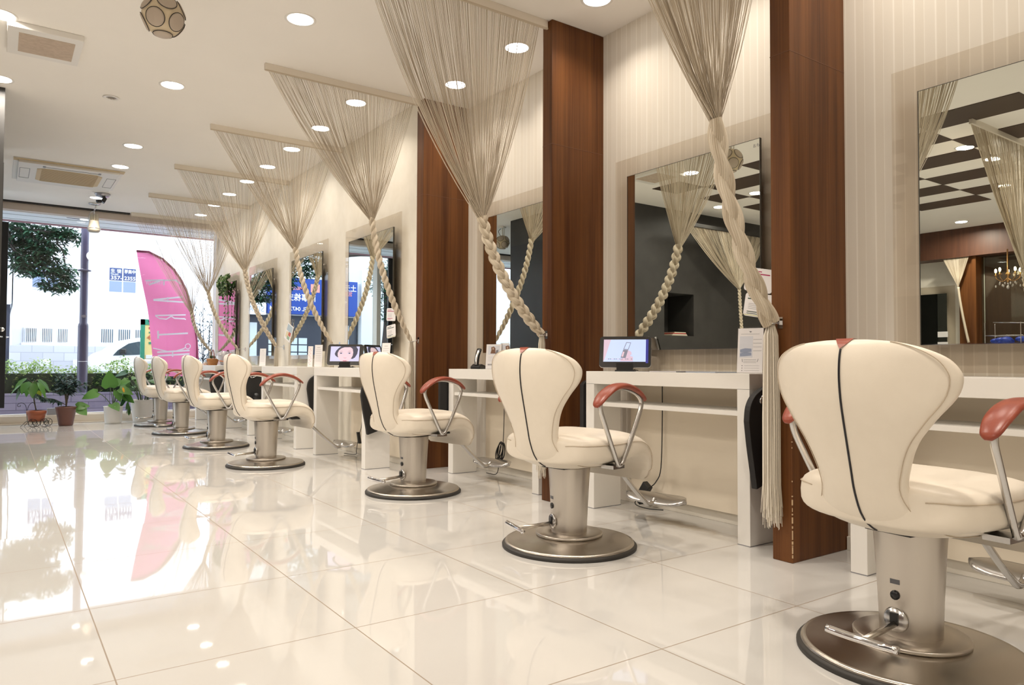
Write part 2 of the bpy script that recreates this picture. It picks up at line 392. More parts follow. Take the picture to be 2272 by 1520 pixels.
for i, (y0, y1) in enumerate(((.18, .268), (1.645, 1.731), (3.111, 3.193), (4.587, 4.685))):   # veneered fin walls between the mirrors
    b = MB(); b.box(XC, XW+.02, y0, y1, 0, H-.001)
    o = struct('column_%d' % (i+1), b, m_wood, bevel=.0025)
    b = MB(); b.box(XC-.0008, XW, y0-.0008, y1+.0008, 1.955, 1.957); struct('panel_joint', b, mat('veneer_joint', (.16, .07, .035), .5) if i == 0 else MATS['veneer_joint'], o)
    if i == 1:
        b = MB(); r2 = random.Random(3)
        z = .02
        while z < .55:
            h = r2.uniform(.003, .04) if z < .22 else r2.uniform(.002, .005); w = r2.uniform(.0006, .0035)
            b.box(XC-.0015, XC+w, y0-.0015, y0+w*.7, z, z+h); z += h+r2.uniform(.001, .012 if z < .22 else .13)
        struct('chipped_edge', b, mat('bare_veneer', (.62, .45, .27), .8), o)
# window wall
b = MB(); b.box(-4.2, XC, YE-.04, YE+.02, 0, .012); b.box(-4.2, XC, YE+.02, YE+.16, 0, .10)
struct('window_sill', b, mat('beige_sill_stone', (.70, .62, .52), .25), bevel=.003)
b = MB(); b.box(-4.2, XC, YE+.10, YE+.16, .10, .118); struct('trim_2', b, m_whitew)
b = MB(); b.box(-4.2, XC, YE-.02, YE+.08, 2.548, H); struct('window_header', b, mat('tan_header', (.62, .53, .45), .6))
b = MB(); b.box(-4.2, 1.34, YE-.065, YE-.045, H-.016, H); b.box(-4.2, 1.34, YE-.03, YE-.02, H-.02, H); struct('trim_3', b, m_blackm)
b = MB(); b.box(-4.2, 1.34, YE-.045, YE-.03, H-.018, H); struct('trim_4', b, m_alu)
b = MB(); b.box(-4.2, XC, YE+.115, YE+.125, .118, 2.6); o = struct('window_1', b, m_window)
b = MB()
b.box(XC-.03, XC+.03, YE+.09, YE+.15, .1, 2.6); b.box(-4.2, XC, YE+.09, YE+.15, 2.545, 2.6)
struct('window_frame', b, m_whitew, o, bevel=.002)
b = MB(); b.box(-5.7, -4.2, YE, YE+.15, 0, H); struct('wall_front', b, m_wallplain)
b = MB(); b.box(-.06, .005, YE+.0, YE+.16, .1, 2.6); struct('trim_5', b, mat('white_stone_pier', (.70, .70, .68), .6))
# black door leaf standing at the window line
b = MB(); b.box(-1.0, .068, 9.88, 9.925, .23, 2.31); o = struct('door_1', b, m_bpanel, bevel=.003)
b = MB(); b.tube([(.03, 9.88, 1.02), (.03, 9.80, 1.02), (-.04, 9.78, 1.02)], .009); b.tube([(.05, 9.925, 1.02), (.09, 9.96, 1.02)], .009)
struct('door_handle', b, m_chrome, o)
b = MB(); b.box(-.98, -.9, 9.885, 9.92, 0, .23); b.box(-1.0, -.96, 9.885, 9.92, 2.31, H); struct('pivot_post', b, m_bpanel, o)
# charcoal storage block on the left
b = MB(); b.box(-1.02, .004, 6.12, 7.9, 0, H-.001); b.box(-3.2, -1.55, 6.12, 7.9, 0, H-.001); b.box(-1.56, -1.0, 6.55, 7.9, 0, H-.001)
b.box(-1.55, -1.02, 6.12, 6.6, 1.62, H-.001); b.box(-1.55, -1.02, 6.12, 6.6, 0, 1.10)
struct('partition_1', b, m_dgrey)
b = MB(); b.box(.004, .007, 6.9, 7.88, 0, 2.3); struct('door_2', b, m_bpanel)
b = MB(); b.ball((.02, 7.0, 1.0), .018); struct('door_knob', b, m_chrome)
for k in range(4):
    b = MB(); z = 1.10+.012*k; b.box(-1.48+.01*k, -1.2-.015*k, 6.16, 6.4, z, z+.010)
    tag(obj('magazine', b, mat('magazine_%d' % k, ((.7, .62, .5), (.75, .7, .6), (.5, .06, .05), (.72, .66, .52))[k], .5), bevel=.001),
        ['cream magazine at the bottom of the stack in the dark niche', 'pale magazine second in the stack in the dark niche', 'red magazine in the stack in the dark niche', 'cream magazine on top of the stack in the dark niche'][k], 'magazine', 'magazines in the dark niche')

# ------------------------------------------------------------------ outside
m_eave = mat('eave_board', (.80, .84, .88), .6); m_pinkedge = mat('pink_eave_edge', (.50, .28, .33), .6)
b = MB(); b.box(-7, 6, YE+.17, 11.30, 2.565, 2.68); o = struct('eave_soffit', b, m_eave)
b = MB(); b.box(-7, 6, 11.30, 11.33, 2.545, 2.70); struct('eave_edge', b, m_pinkedge, o)
b = MB(); b.box(-7, 6, YE+.42, YE+.426, 2.562, 2.566); b.box(-7, 6, YE+.75, YE+.756, 2.562, 2.566); struct('board_joint', b, m_ink, o)
p = at(163, 482, 'Z', 2.56)
o = thing('soffit_vent', 'round grey louvred vent in the outdoor eave soffit', 'vent', p)
b = MB(); b.lathe([(.001, -.004), (.075, -.004), (.085, 0), (.085, .008)], 32)
for k in range(-5, 6): b.box(-.07, .07, k*.012-.002, k*.012+.002, -.008, -.003)
obj('louvre', b, mat('vent_grey', (.16, .16, .2), .5), o)
p = at(187, 487, 'Z', 2.56)
o = thing('eave_downlight', 'small lit downlight in the outdoor eave soffit next to the vent', 'downlight', p)
b = MB(); b.lathe([(.001, -.003), (.045, -.003), (.045, .003)], 24); obj('lens', b, m_lamp, o)
b = MB(); b.lathe([(.045, -.004), (.06, -.002), (.06, .004), (.045, .004)], 24, cap=False); obj('rim', b, m_white, o)
m_pave = vary(mat('pale_paving', rough=.8), 3, (.70, .69, .70), (.76, .75, .76)); m_asph = vary(mat('asphalt', rough=.9), 8, (.20, .20, .22), (.26, .26, .28))
b = MB(); b.box(-30, 30, YE+.16, 13.4, -.3, -.05); struct('ground_pavement', b, m_pave)
b = MB(); b.box(-30, 30, 13.4, 19.0, -.4, -.16); struct('ground_street', b, m_asph)
# planter wall of purple-grey brick
m_brick = mat('purple_grey_brick', rough=.75)
tc = N(m_brick, 'ShaderNodeTexCoord'); mp = N(m_brick, 'ShaderNodeMapping'); mp.inputs['Rotation'].default_value = (PI/2, 0, 0); L(m_brick, tc.outputs['Object'], mp.inputs['Vector'])
bt = N(m_brick, 'ShaderNodeTexBrick'); L(m_brick, mp.outputs[0], bt.inputs['Vector'])
bt.inputs['Color1'].default_value = (.22, .19, .27, 1); bt.inputs['Color2'].default_value = (.27, .235, .32, 1); bt.inputs['Mortar'].default_value = (.13, .11, .17, 1)
bt.inputs['Scale'].default_value = 1; bt.inputs['Brick Width'].default_value = .42; bt.inputs['Row Height'].default_value = .095; bt.inputs['Mortar Size'].default_value = .005
L(m_brick, bt.outputs['Color'], pbsdf(m_brick).inputs['Base Color'])
b = MB(); b.box(-4.5, 5, 11.80, 11.98, -.05, .315)
tag(obj('planter_wall', b, m_brick, bevel=.004), 'low purple-grey brick planter wall under the hedge outside', 'planter')
m_hedge = mat('hedge_leaves', rough=.5)
def leafmat(m, c1, c2, c3):
    ge = N(m, 'ShaderNodeNewGeometry'); cr = N(m, 'ShaderNodeValToRGB')
    cr.color_ramp.elements[0].color = (*c1, 1); cr.color_ramp.elements[1].color = (*c3, 1)
    e = cr.color_ramp.elements.new(.5); e.color = (*c2, 1)
    L(m, ge.outputs['Random Per Island'], cr.inputs['Fac']); L(m, cr.outputs[0], pbsdf(m).inputs['Base Color'])
leafmat(m_hedge, (.15, .25, .07), (.30, .44, .12), (.50, .60, .20))
b = MB(); r3 = random.Random(11)
for k in range(15000):
    x = r3.uniform(-4.4, 5); top = .60+.05*math.sin(x*5)+.03*math.sin(x*13+1)
    if r3.random() < .45: y = r3.uniform(12.0, 12.8); z = top+r3.uniform(-.06, .10)*(1 if r3.random() < .9 else 1.6)
    else: y = 12.05+r3.uniform(0, .12); z = r3.uniform(.30, top)
    d = Vector((r3.uniform(-1, 1), r3.uniform(-1.2, .3), r3.uniform(-.2, 1))); b.leaf((x, y, z), d, (r3.uniform(-.4, .4), r3.uniform(-.4, .4), 1), r3.uniform(.035, .06), r3.uniform(.018, .03))
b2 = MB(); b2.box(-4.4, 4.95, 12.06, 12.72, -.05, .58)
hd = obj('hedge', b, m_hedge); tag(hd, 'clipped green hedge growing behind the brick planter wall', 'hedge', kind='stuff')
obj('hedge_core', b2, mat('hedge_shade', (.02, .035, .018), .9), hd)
# lamp post
p = at(181, 880, 'Y', 11.93)
o = thing('lamp_post', 'dark purple-grey street lamp post rising through the hedge', 'lamp post', (p.x, 11.90, -.05))
b = MB(); b.lathe([(.085, 0), (.085, .33), (.066, .36), (.066, 1.30), (.060, 1.335), (.05, 1.345), (.05, 2.5), (.045, 5.2)], 24)
obj('pole', b, mat('post_paint', (.060, .050, .095), .35), o)
b = MB(); b.lathe([(.05, 2.08), (.085, 2.083), (.085, 2.10), (.05, 2.105)], 24); b2 = MB(); b2.lathe([(.0665, .80), (.0672, .80), (.0672, .806), (.0665, .806)], 24); obj('band', b2, m_alu, o)
obj('collar', b, mat('post_collar', (.10, .09, .14), .4), o)
b = MB(); b.ball((.07, -.02, 2.30), .062); obj('globe', b, mat('white_globe', (.9, .9, .95), .3, emis=(1, 1, 1), estr=.6), o)
b = MB(); b.add([(-.035*math.cos(a), -.0505, 1.44+.02*math.sin(a)) for a in [2*PI*k/20 for k in range(20)]], [tuple(range(20))]); obj('badge', b, mat('badge_metal', (.35, .34, .42), .3, metal=.8), o)
# block wall and white building across the street
m_block = mat('pale_block_wall', rough=.8)
tc = N(m_block, 'ShaderNodeTexCoord'); mp = N(m_block, 'ShaderNodeMapping'); mp.inputs['Rotation'].default_value = (PI/2, 0, 0); L(m_block, tc.outputs['Object'], mp.inputs['Vector'])
bt = N(m_block, 'ShaderNodeTexBrick'); L(m_block, mp.outputs[0], bt.inputs['Vector'])
bt.inputs['Color1'].default_value = (.44, .44, .47, 1); bt.inputs['Color2'].default_value = (.52, .52, .55, 1); bt.inputs['Mortar'].default_value = (.36, .36, .4, 1)
bt.inputs['Scale'].default_value = 1; bt.inputs['Brick Width'].default_value = .4; bt.inputs['Row Height'].default_value = .19; bt.inputs['Mortar Size'].default_value = .008
L(m_block, bt.outputs['Color'], pbsdf(m_block).inputs['Base Color'])
b = MB(); b.box(.2, 14, 19.0, 19.15, -.2, 1.10); blk = obj('block_wall', b, m_block); tag(blk, 'pale grey concrete block wall across the street', 'wall')
b = MB()
for k in range(9): b.box(.75+k*.62, .95+k*.62, 18.985, 19.0, .62, .80)
obj('decor_block', b, mat('relief_block', (.62, .62, .66), .8), blk)
m_bldw = mat('white_render', (.88, .88, .90), .8); m_grill = mat('window_dark', (.12, .16, .19), .6); m_frm = mat('window_frame_white', (.80, .81, .84), .5)
bl = thing('white_building', 'white rendered building across the street with barred ground-floor windows', 'building', (0, 0, 0))
b = MB(); b.box(.25, 16, 20, 26, -.2, 7.5); obj('wall', b, m_bldw, bl)
for u0, u1, v0, v1, n in ((52, 155, 726, 762, 3), (218, 330, 728, 764, 3)):
    a = at(u0, v0, 'Y', 19.96); c = at(u1, v1, 'Y', 19.96)
    f = MB(); f.box(a.x, c.x, 19.94, 20.0, c.z, a.z); f.box(a.x-.04, c.x+.04, 19.88, 20, c.z-.05, c.z); fo = obj('window', f, m_frm, bl)
    w = (c.x-a.x)/n
    for k in range(n):
        g = MB(); x0 = a.x+k*w+.05; x1 = a.x+(k+1)*w-.05; g.box(x0, x1, 19.925, 19.945, c.z+.03, a.z-.02); obj('pane', g, m_grill, fo)
        g = MB()
        for q in range(7): xx = x0+(x1-x0)*q/6; g.box(xx-.008, xx+.008, 19.89, 19.905, c.z+.0, a.z)
        obj('window_bars', g, m_frm, fo)
m_poster = mat('blue_window_poster', (.022, .045, .15), .5); m_curt = mat('window_curtain', (.20, .25, .36), .8); m_wtext = mat('white_lettering', (.85, .87, .92), .5)
for n_, (u0, u1, v0, v1) in enumerate(((243, 300, 594, 650), (73, 130, 583, 640))):
    a = at(u0, v0, 'Y', 19.96); c = at(u1, v1, 'Y', 19.96)
    f = MB(); f.box(a.x-.03, c.x+.03, 19.93, 20, c.z-.04, a.z+.03); fo = obj('window', f, m_frm, bl)
    zm = a.z+(c.z-a.z)*.52; xm = (a.x+c.x)/2
    for x0, x1 in ((a.x, xm-.015), (xm+.015, c.x)):
        g = MB(); g.box(x0, x1, 19.915, 19.935, zm, a.z); obj('poster', g, m_poster, fo)
        g = MB(); g.box(x0, x1, 19.915, 19.935, c.z, zm-.02); obj('pane', g, m_curt, fo)
    t = MB(); y = 19.91; w = xm-a.x
    text_mb(t, '生', (a.x+.02, y, a.z-.11), (1, 0, 0), (0, 0, 1), .10, bold=.01); text_mb(t, '徒', (xm-.13, y, a.z-.11), (1, 0, 0), (0, 0, 1), .10, bold=.01)
    text_mb(t, '募集中', (xm+.03, y, a.z-.11), (1, 0, 0), (0, 0, 1), .10, width=w*.85, bold=.01)
    text_mb(t, 'TEL047', (a.x+.02, y, a.z-.175), (1, 0, 0), (0, 0, 1), .055)
    text_mb(t, '357-', (a.x+.02, y, zm+.02), (1, 0, 0), (0, 0, 1), .125, width=w*.85, bold=.012); text_mb(t, '2355', (xm+.03, y, zm+.02), (1, 0, 0), (0, 0, 1), .125, width=w*.85, bold=.012)
    obj('lettering', t, m_wtext, fo)
# shop with the blue sign, seen in the mirrors
sb = thing('sign_building', 'grey shop building with a wide blue company sign, seen in the mirrors', 'building', (0, 0, 0))
b = MB(); b.box(-9, .22, 19.4, 26, 2.02, 3.0); b.box(-9, .22, 20.6, 26, 3.0, 7.2); b.box(-9, -3.6, 19.3, 26, -.2, 3.4); obj('wall', b, mat('grey_render', (.62, .64, .68), .8), sb)
b = MB(); b.box(-3.55, .2, 19.5, 20, -.2, 2.05); obj('shopfront', b, mat('navy_shopfront', (.030, .034, .055), .35), sb)
b = MB(); b.box(-3.45, -.95, 19.24, 19.38, 2.05, 3.02); sg = obj('sign_board', b, mat('blue_sign', (.006, .045, .30), .5), sb)
t = MB(); y = 19.235
text_mb(t, '商事株式会社', (-2.25, y, 2.42), (1, 0, 0), (0, 0, 1), .22, width=1.22, bold=.012)
text_mb(t, 'TEL 0473-57-3714', (-2.1, y, 2.14), (1, 0, 0), (0, 0, 1), .15, width=1.1, bold=.01)
text_mb(t, '土元の', (-3.42, y, 2.76), (1, 0, 0), (0, 0, 1), .2, width=.55, bold=.01)
t.prism([(-3.12, y, 2.44), (-2.98, y, 2.34), (-2.84, y, 2.44), (-2.98, y, 2.54)], (0, .003, 0))
obj('lettering', t, m_wtext, sg)
t = MB(); text_mb(t, 'AM8:00 PM7:00', (-2.0, y, 2.70), (1, 0, 0), (0, 0, 1), .13, width=.98, bold=.008); t.box(-2.35, -2.1, y, y+.01, 2.66, 2.88); text_mb(t, '営業', (-3.3, y, 2.62), (1, 0, 0), (0, 0, 1), .14)
obj('red_lettering', t, mat('salmon_lettering', (.75, .28, .25), .5), sg)
b = MB(); b.box(-.9, .2, 19.2, 19.4, 2.0, 2.32); fa = obj('fascia', b, m_bldw, sb)
t = MB(); text_mb(t, 'SIVAL SOS', (-.86, 19.195, 2.07), (1, 0, 0), (0, 0, 1), .22, width=.95); obj('lettering', t, mat('grey_blue_lettering', (.30, .36, .48), .5), fa)
t = MB()
for i in range(4):
    for j in range(3): t.box(-2.1+i*.27, -1.87+i*.27, 19.48, 19.5, .85+j*.20, 1.02+j*.20)
obj('notice_sheet', t, mat('pale_notice', (.55, .62, .68), .5), sb)
for x0, x1 in ((-.75, -.45), (-.38, -.1), (-3.3, -2.9)):
    t = MB(); t.box(x0, x1, 19.47, 19.5, .3, 1.8); obj('shop_window', t, mat('bright_shop_window', (.55, .6, .66), .4) if x0 == -.75 else MATS['bright_shop_window'], sb)
# van
vx = at(199, 800, 'Y', 15.6).x; vb = thing('white_van', 'white van parked on the street behind the hedge', 'van', (vx, 15.6, -.16))
prof = [(0, .30), (-.02, .74), (.0, .92), (.16, 1.08), (.32, 1.14), (.56, 1.33), (.74, 1.37), (1.2, 1.40), (3.1, 1.40), (3.25, 1.2), (3.28, .3)]
rs = []
for y, k in ((0, .97), (.06, 1), (1.5, 1), (1.58, .97)): rs.append([Vector((x*k+.02, y, z*(k if z > 1 else 1))) for x, z in prof])
b = MB(); b.rings(rs, sm=False); obj('body', b, mat('van_paint', (.82, .82, .85), .2, coat=.6), vb, bevel=.03, seg=3)
b = MB(); b.prism([(.38, -.012, 1.03), (.46, -.012, 1.13), (.64, -.012, 1.26), (.80, -.012, 1.30), (1.3, -.012, 1.31), (1.3, -.012, 1.07)], (0, .02, 0)); obj('side_window', b, mat('van_glass', (.03, .05, .065), .35), vb)
b = MB(); b.box(.50, .60, -.08, .0, 1.06, 1.16); obj('wing_mirror', b, m_black, vb, bevel=.02)
for x in (.45, 2.7):
    b = MB(); b.lathe([(.001, -.1), (.20, -.1), (.31, -.09), (.31, .1), (.001, .1)], 24, c=(x, .06, .30), axis=(0, 1, 0)); obj('wheel', b, m_rubber, vb)
b = MB(); b.box(.0, .4, -.006, .02, .66, .76); obj('headlight', b, mat('headlight', (.6, .62, .66), .1), vb, bevel=.01)
b = MB(); b.box(.02, .9, -.01, .02, .44, .55); obj('dark_trim', b, mat('van_trim', (.05, .06, .07), .5), vb)
# parking-price sign
a = at(313, 708, 'Y', 13.0); c = at(313, 800, 'Y', 13.0)
sn = thing('price_sign', 'green and yellow price sign standing beyond the pink banner', 'sign', (a.x, 13.0, -.1)); z0 = c.z+.1; z1 = a.z+.1
b = MB(); b.box(0, .06, 0, .05, 0, z1); b.box(.56, .62, 0, .05, 0, z1); b.box(0, .62, 0, .05, z1-.09, z1); obj('frame', b, mat('sign_green', (.03, .27, .17), .5), sn)
b = MB(); b.box(.06, .56, .01, .04, z0+.02, z1-.09); bd = obj('board', b, mat('sign_yellow', (.80, .66, .28), .5), sn)
t = MB(); t.box(.12, .5, .0, .01, z1-.16, z1-.125); obj('red_stripe', t, mat('sign_red', (.6, .05, .08), .5), bd)
t = MB(); t.box(.12, .5, .0, .01, z1-.225, z1-.20); t.box(.12, .5, .0, .01, z1-.40, z1-.365); obj('green_stripe', t, MATS['sign_green'], bd)
t = MB(); text_mb(t, '40.', (.09, .0, z1-.335), (1, 0, 0), (0, 0, 1), .12, bold=.01); obj('numbers', t, mat('sign_orange', (.62, .2, .08), .5), bd)
t = MB(); t.box(.08, .54, .0, .01, z0+.03, z0+.09); t.add([(.12, 0, z1-.05), (.10, 0, z1-.02), (.17, 0, z1-.02), (.19, 0, z1-.07), (.12, 0, z1-.08)], [(0, 1, 2, 3, 4)]); obj('white_patch', t, m_wtext, bd)
b = MB(); b.box(.07, .60, .0, .03, z0-.28, z0-.01); wb = obj('lower_board', b, mat('sign_white', (.75, .78, .82), .5), sn)
t = MB(); text_mb(t, '駐車場', (.12, -.004, z0-.12), (1, 0, 0), (0, 0, 1), .08); text_mb(t, 'いっぱい', (.12, -.004, z0-.23), (1, 0, 0), (0, 0, 1), .07); obj('lettering', t, m_ink, wb)
# pink feather banner (lettering seen from behind)
FY = 11.45
def fp(u, v, d=0):
    p = at(u, v, 'Y', FY); k = p.x*2.2+p.z*3; return Vector((p.x, FY+.035*math.sin(k*2.1)*(0 if v < 560 else 1)-d, p.z))
fo = thing('feather_banner', 'pink feather banner with white scissor and comb lettering outside the window', 'banner', (0, 0, 0))
Lft = [(303, 557), (311, 600), (319, 645), (327, 690), (333, 735), (338, 780), (342, 835)]
Rgt = [(330, 559), (385, 598), (414, 645), (428, 690), (434, 735), (437, 780), (438, 835)]
b = MB(); NX = 14; V = []
for i, (l, r_) in enumerate(zip(smooth_path([(x, y, 0) for x, y in Lft], 4), smooth_path([(x, y, 0) for x, y in Rgt], 4))):
    for j in range(NX+1):
        t = j/NX; V.append(fp(l.x+(r_.x-l.x)*t, l.y+(r_.y-l.y)*t))
n = len(V)//(NX+1); b.add(V, [(i*(NX+1)+j, i*(NX+1)+j+1, (i+1)*(NX+1)+j+1, (i+1)*(NX+1)+j) for i in range(n-1) for j in range(NX)], 0, True)
m_pink = mat('pink_cloth', (.68, .17, .30), .7)
trn = N(m_pink, 'ShaderNodeBsdfTranslucent'); trn.inputs[0].default_value = (.80, .22, .42, 1); mxp = N(m_pink, 'ShaderNodeMixShader'); mxp.inputs[0].default_value = .5
L(m_pink, pbsdf(m_pink).outputs[0], mxp.inputs[1]); L(m_pink, trn.outputs[0], mxp.inputs[2]); L(m_pink, mxp.outputs[0], m_pink.node_tree.nodes['Material Output'].inputs[0])
obj('cloth', b, m_pink, fo)
b = MB(); b.tube([fp(303, 557), fp(330, 559), fp(360, 575), fp(385, 598), fp(402, 622), fp(414, 645), fp(428, 690), fp(434, 735), fp(437, 780), fp(438, 840), Vector((fp(438, 840).x, FY, -.05))], .016, 8)
obj('pole_sleeve', b, mat('maroon_sleeve', (.22, .02, .07), .6), fo)
t = MB(); S = 340/1846
def z8(pts): return [fp(220+x*S, 550+y*S, .035) for x, y in pts]
def bar(x0, y0, x1, y1, w):
    d = Vector((x1-x0, y1-y0)); nrm = Vector((-d.y, d.x)).normalized()*w/2
    t.prism(z8([(x0+nrm.x, y0+nrm.y), (x1+nrm.x, y1+nrm.y), (x1-nrm.x, y1-nrm.y), (x0-nrm.x, y0-nrm.y)]), (0, .004, 0))
bar(555, 395, 780, 388, 18); bar(600, 445, 730, 398, 20); bar(780, 392, 930, 392, 18); bar(920, 395, 985, 440, 18); bar(780, 395, 780, 450, 16)
for k in range(12): bar(570+k*17, 400, 572+k*17, 440, 5)
bar(648, 628, 1010, 590, 20); bar(648, 632, 1030, 655, 20); bar(822, 595, 826, 655, 14)
bar(665, 818, 1040, 808, 16); bar(668, 822, 720, 855, 12); bar(718, 854, 800, 862, 14); bar(800, 862, 862, 824, 14); bar(862, 826, 900, 852, 14); bar(898, 850, 1020, 856, 16); bar(1015, 850, 1038, 866, 14)
bar(702, 1000, 708, 1096, 20); bar(706, 1048, 1058, 1030, 20)
bar(700, 1258, 1080, 1236, 20); bar(705, 1300, 1080, 1278, 20); bar(880, 1238, 886, 1312, 16); bar(650, 1208, 860, 1256, 12); bar(900, 1250, 1010, 1215, 14); bar(1010, 1215, 1035, 1195, 12)
rg = [(1058+30*math.cos(2*PI*k/16), 1187+30*math.sin(2*PI*k/16)) for k in range(17)]
for q in range(16): bar(rg[q][0], rg[q][1], rg[q+1][0], rg[q+1][1], 9)
obj('lettering', t, mat('banner_white', (.80, .74, .82), .6), fo)
# trees outside
def branchy(mbw, base, tip, r0, r1, wob, seed):
    q = random.Random(seed); P = [Vector(base).lerp(Vector(tip), k/6)+Vector((q.uniform(-1, 1), q.uniform(-1, 1), q.uniform(-1, 1)))*wob*(0 if k in (0,) else 1) for k in range(7)]
    P = smooth_path(P, 3); mbw.tube(P, [r0+(r1-r0)*k/(len(P)-1) for k in range(len(P))], 7); return P
m_bark = vary(mat('dark_bark', rough=.85), 20, (.03, .02, .018), (.06, .045, .04))
m_tree = mat('tree_leaves', rough=.45); leafmat(m_tree, (.02, .06, .04), (.035, .10, .055), (.06, .14, .07))
def tree(name, label, cx, cy, z0, blobs, nleaf, seed, lsize=.10, limb=None):
    q = random.Random(seed); o = thing(name, label, 'tree', (cx, cy, z0)); w = MB(); f = MB(); c0 = Vector((cx, cy, z0))
    w.tube(smooth_path([(0, 0, 0), (.05, 0, 1.0), (-.03, .05, 2.0), (.05, 0, 3.2)], 5), [.13-.004*k for k in range(16)], 9)
    LP = branchy(w, limb[0], limb[1], .06, .02, .04, seed) if limb else None
    for bi, (bx, by, bz, br, bs) in enumerate(blobs):
        b0 = min(LP, key=lambda p: abs(p.x-(bx-cx)+.25)) if LP else Vector((0, 0, 2.0 if bz-z0 > 2.2 else 1.7))
        P = branchy(w, b0, Vector((bx, by, bz))-c0, .016 if LP else .03, .007, .03, seed+bi)
        for k in range(int(nleaf*bs)):
            d = Vector((q.gauss(0, 1), q.gauss(0, 1), q.gauss(0, 1))); d = d/max(d.length, .1)*br*(q.random()**.5)
            c = Vector((bx, by, bz))-c0+Vector((d.x*1.25, d.y, d.z*.8)); a0 = q.uniform(0, 2*PI)
            for m_ in range(5):
                a = a0+m_*2*PI/5+q.uniform(-.3, .3); f.leaf(c, (math.cos(a), math.sin(a), q.uniform(-.4, .3)), (0, 0, 1), lsize*q.uniform(.7, 1.2), lsize*.30, droop=.25)
    obj('trunk', w, m_bark, o); obj('foliage', f, m_tree, o)
    return o
def bp(u, v, y, r, s=1): p = at(u, v, 'Y', y); return (p.x, p.y, p.z, r, s)
tree('street_tree', 'dark-leaved tree reaching over the street in the left of the window', -2.3, 14.0, -.1,
     [bp(55, 515, 14, .32), bp(105, 518, 14.1, .34), bp(150, 522, 14, .22, .7), bp(40, 545, 14.2, .28, .8), bp(45, 580, 14, .25, .7), bp(75, 575, 14.1, .26, .8), bp(100, 560, 14, .25, .7), bp(120, 600, 14, .27, 1), bp(140, 615, 14.1, .2, .6), bp(110, 635, 14, .16, .4), bp(150, 635, 14, .14, .35), bp(60, 600, 13.9, .16, .35), (-.25, 14, 2.62, .25, .8), (-.6, 14, 2.75, .28, .8), bp(85, 545, 14, .22, .7), bp(20, 520, 14.3, .4, 1), (-.4, 14.2, 3.2, .5, 1.6), (-1.4, 14.2, 3.5, .6, 1.6), (-2.3, 14, 3.4, .6, 1.4)], 120, 5, .125, limb=((0, 0, 3.1), (3.2, 0, 2.95)))
tree('roadside_tree', 'round green street tree reflected in the mirrors', -3.3, 17.0, -.1,
     [(-3.2, 17, 2.7, .42, 1.2), (-3.5, 17, 2.35, .45, 1.2), (-3.3, 17, 3.1, .4, 1), (-3.7, 17.1, 2.9, .45, 1), (-3.35, 16.9, 1.95, .3, .8)], 150, 8, .09)
m_olive = mat('grey_green_leaves', rough=.5); leafmat(m_olive, (.06, .10, .13), (.10, .15, .17), (.17, .22, .22))
p0 = at(452, 800, 'Y', 11.66); o = thing('olive_shrub', 'slender grey-green olive shrub outside beside the pink banner', 'shrub', (p0.x, 11.62, -.05)); w = MB(); f = MB(); q = random.Random(4)
for k in range(9):
    tipx = q.uniform(-.16, .20); P = smooth_path([(0, 0, .2), (tipx*.5, q.uniform(-.1, .1), .8), (tipx, q.uniform(-.15, .15), q.uniform(1.2, 1.75))], 8); w.tube(P, [.009-.0004*i for i in range(len(P))], 5)
    for pt in P[3:]:
        for _ in range(9):
            a = q.uniform(0, 2*PI); f.leaf(pt+Vector((q.uniform(-.05, .05), q.uniform(-.05, .05), q.uniform(-.05, .05))), (math.cos(a), math.sin(a), q.uniform(.1, 1.2)), (0, 0, 1), q.uniform(.06, .09), .016)
obj('stem', w, m_bark, o); obj('foliage', f, m_olive, o)
b = MB(); b.lathe([(.12, 0), (.16, .3), (.17, .3), (.15, .27), (.001, .26)], 20); obj('pot', b, mat('outdoor_pot', (.3, .3, .33), .7), o)
# ------------------------------------------------------------------ salon chairs
def sring(c, u, w, hw, ht, n=24, e=2.6, bend=0):
    """superellipse ring round c; u: width axis, w: thickness axis; bend lifts the edges along w"""
    out = []
    for j in range(n):
        a = 2*PI*j/n; ca, sa = math.cos(a), math.sin(a)
        x = abs(ca)**(2/e)*(1 if ca >= 0 else -1)*hw; y = abs(sa)**(2/e)*(1 if sa >= 0 else -1)*ht
        out.append(c+u*x+w*(y+bend*(x/.23)**2))
    return out
YA = Vector((0, 1, 0))
def loft_path(stations, n=24, e=2.6, sub=4):
    """stations: (x, z, half width, half thickness, bend); returns rings and frames along the interpolated path"""
    P = smooth_path([(s[0], 0, s[1]) for s in stations], sub); Q = smooth_path([(s[2], s[3], s[4]) for s in stations], sub); rs = []; fr = []
    for i, p in enumerate(P):
        t = (P[min(i+1, len(P)-1)]-P[max(i-1, 0)]).normalized(); w = YA.cross(t)
        rs.append(sring(p, YA, w, max(Q[i].x, .004), max(Q[i].y, .003), n, e, Q[i].z)); fr.append((p, t, w, Q[i]))
    return rs, fr
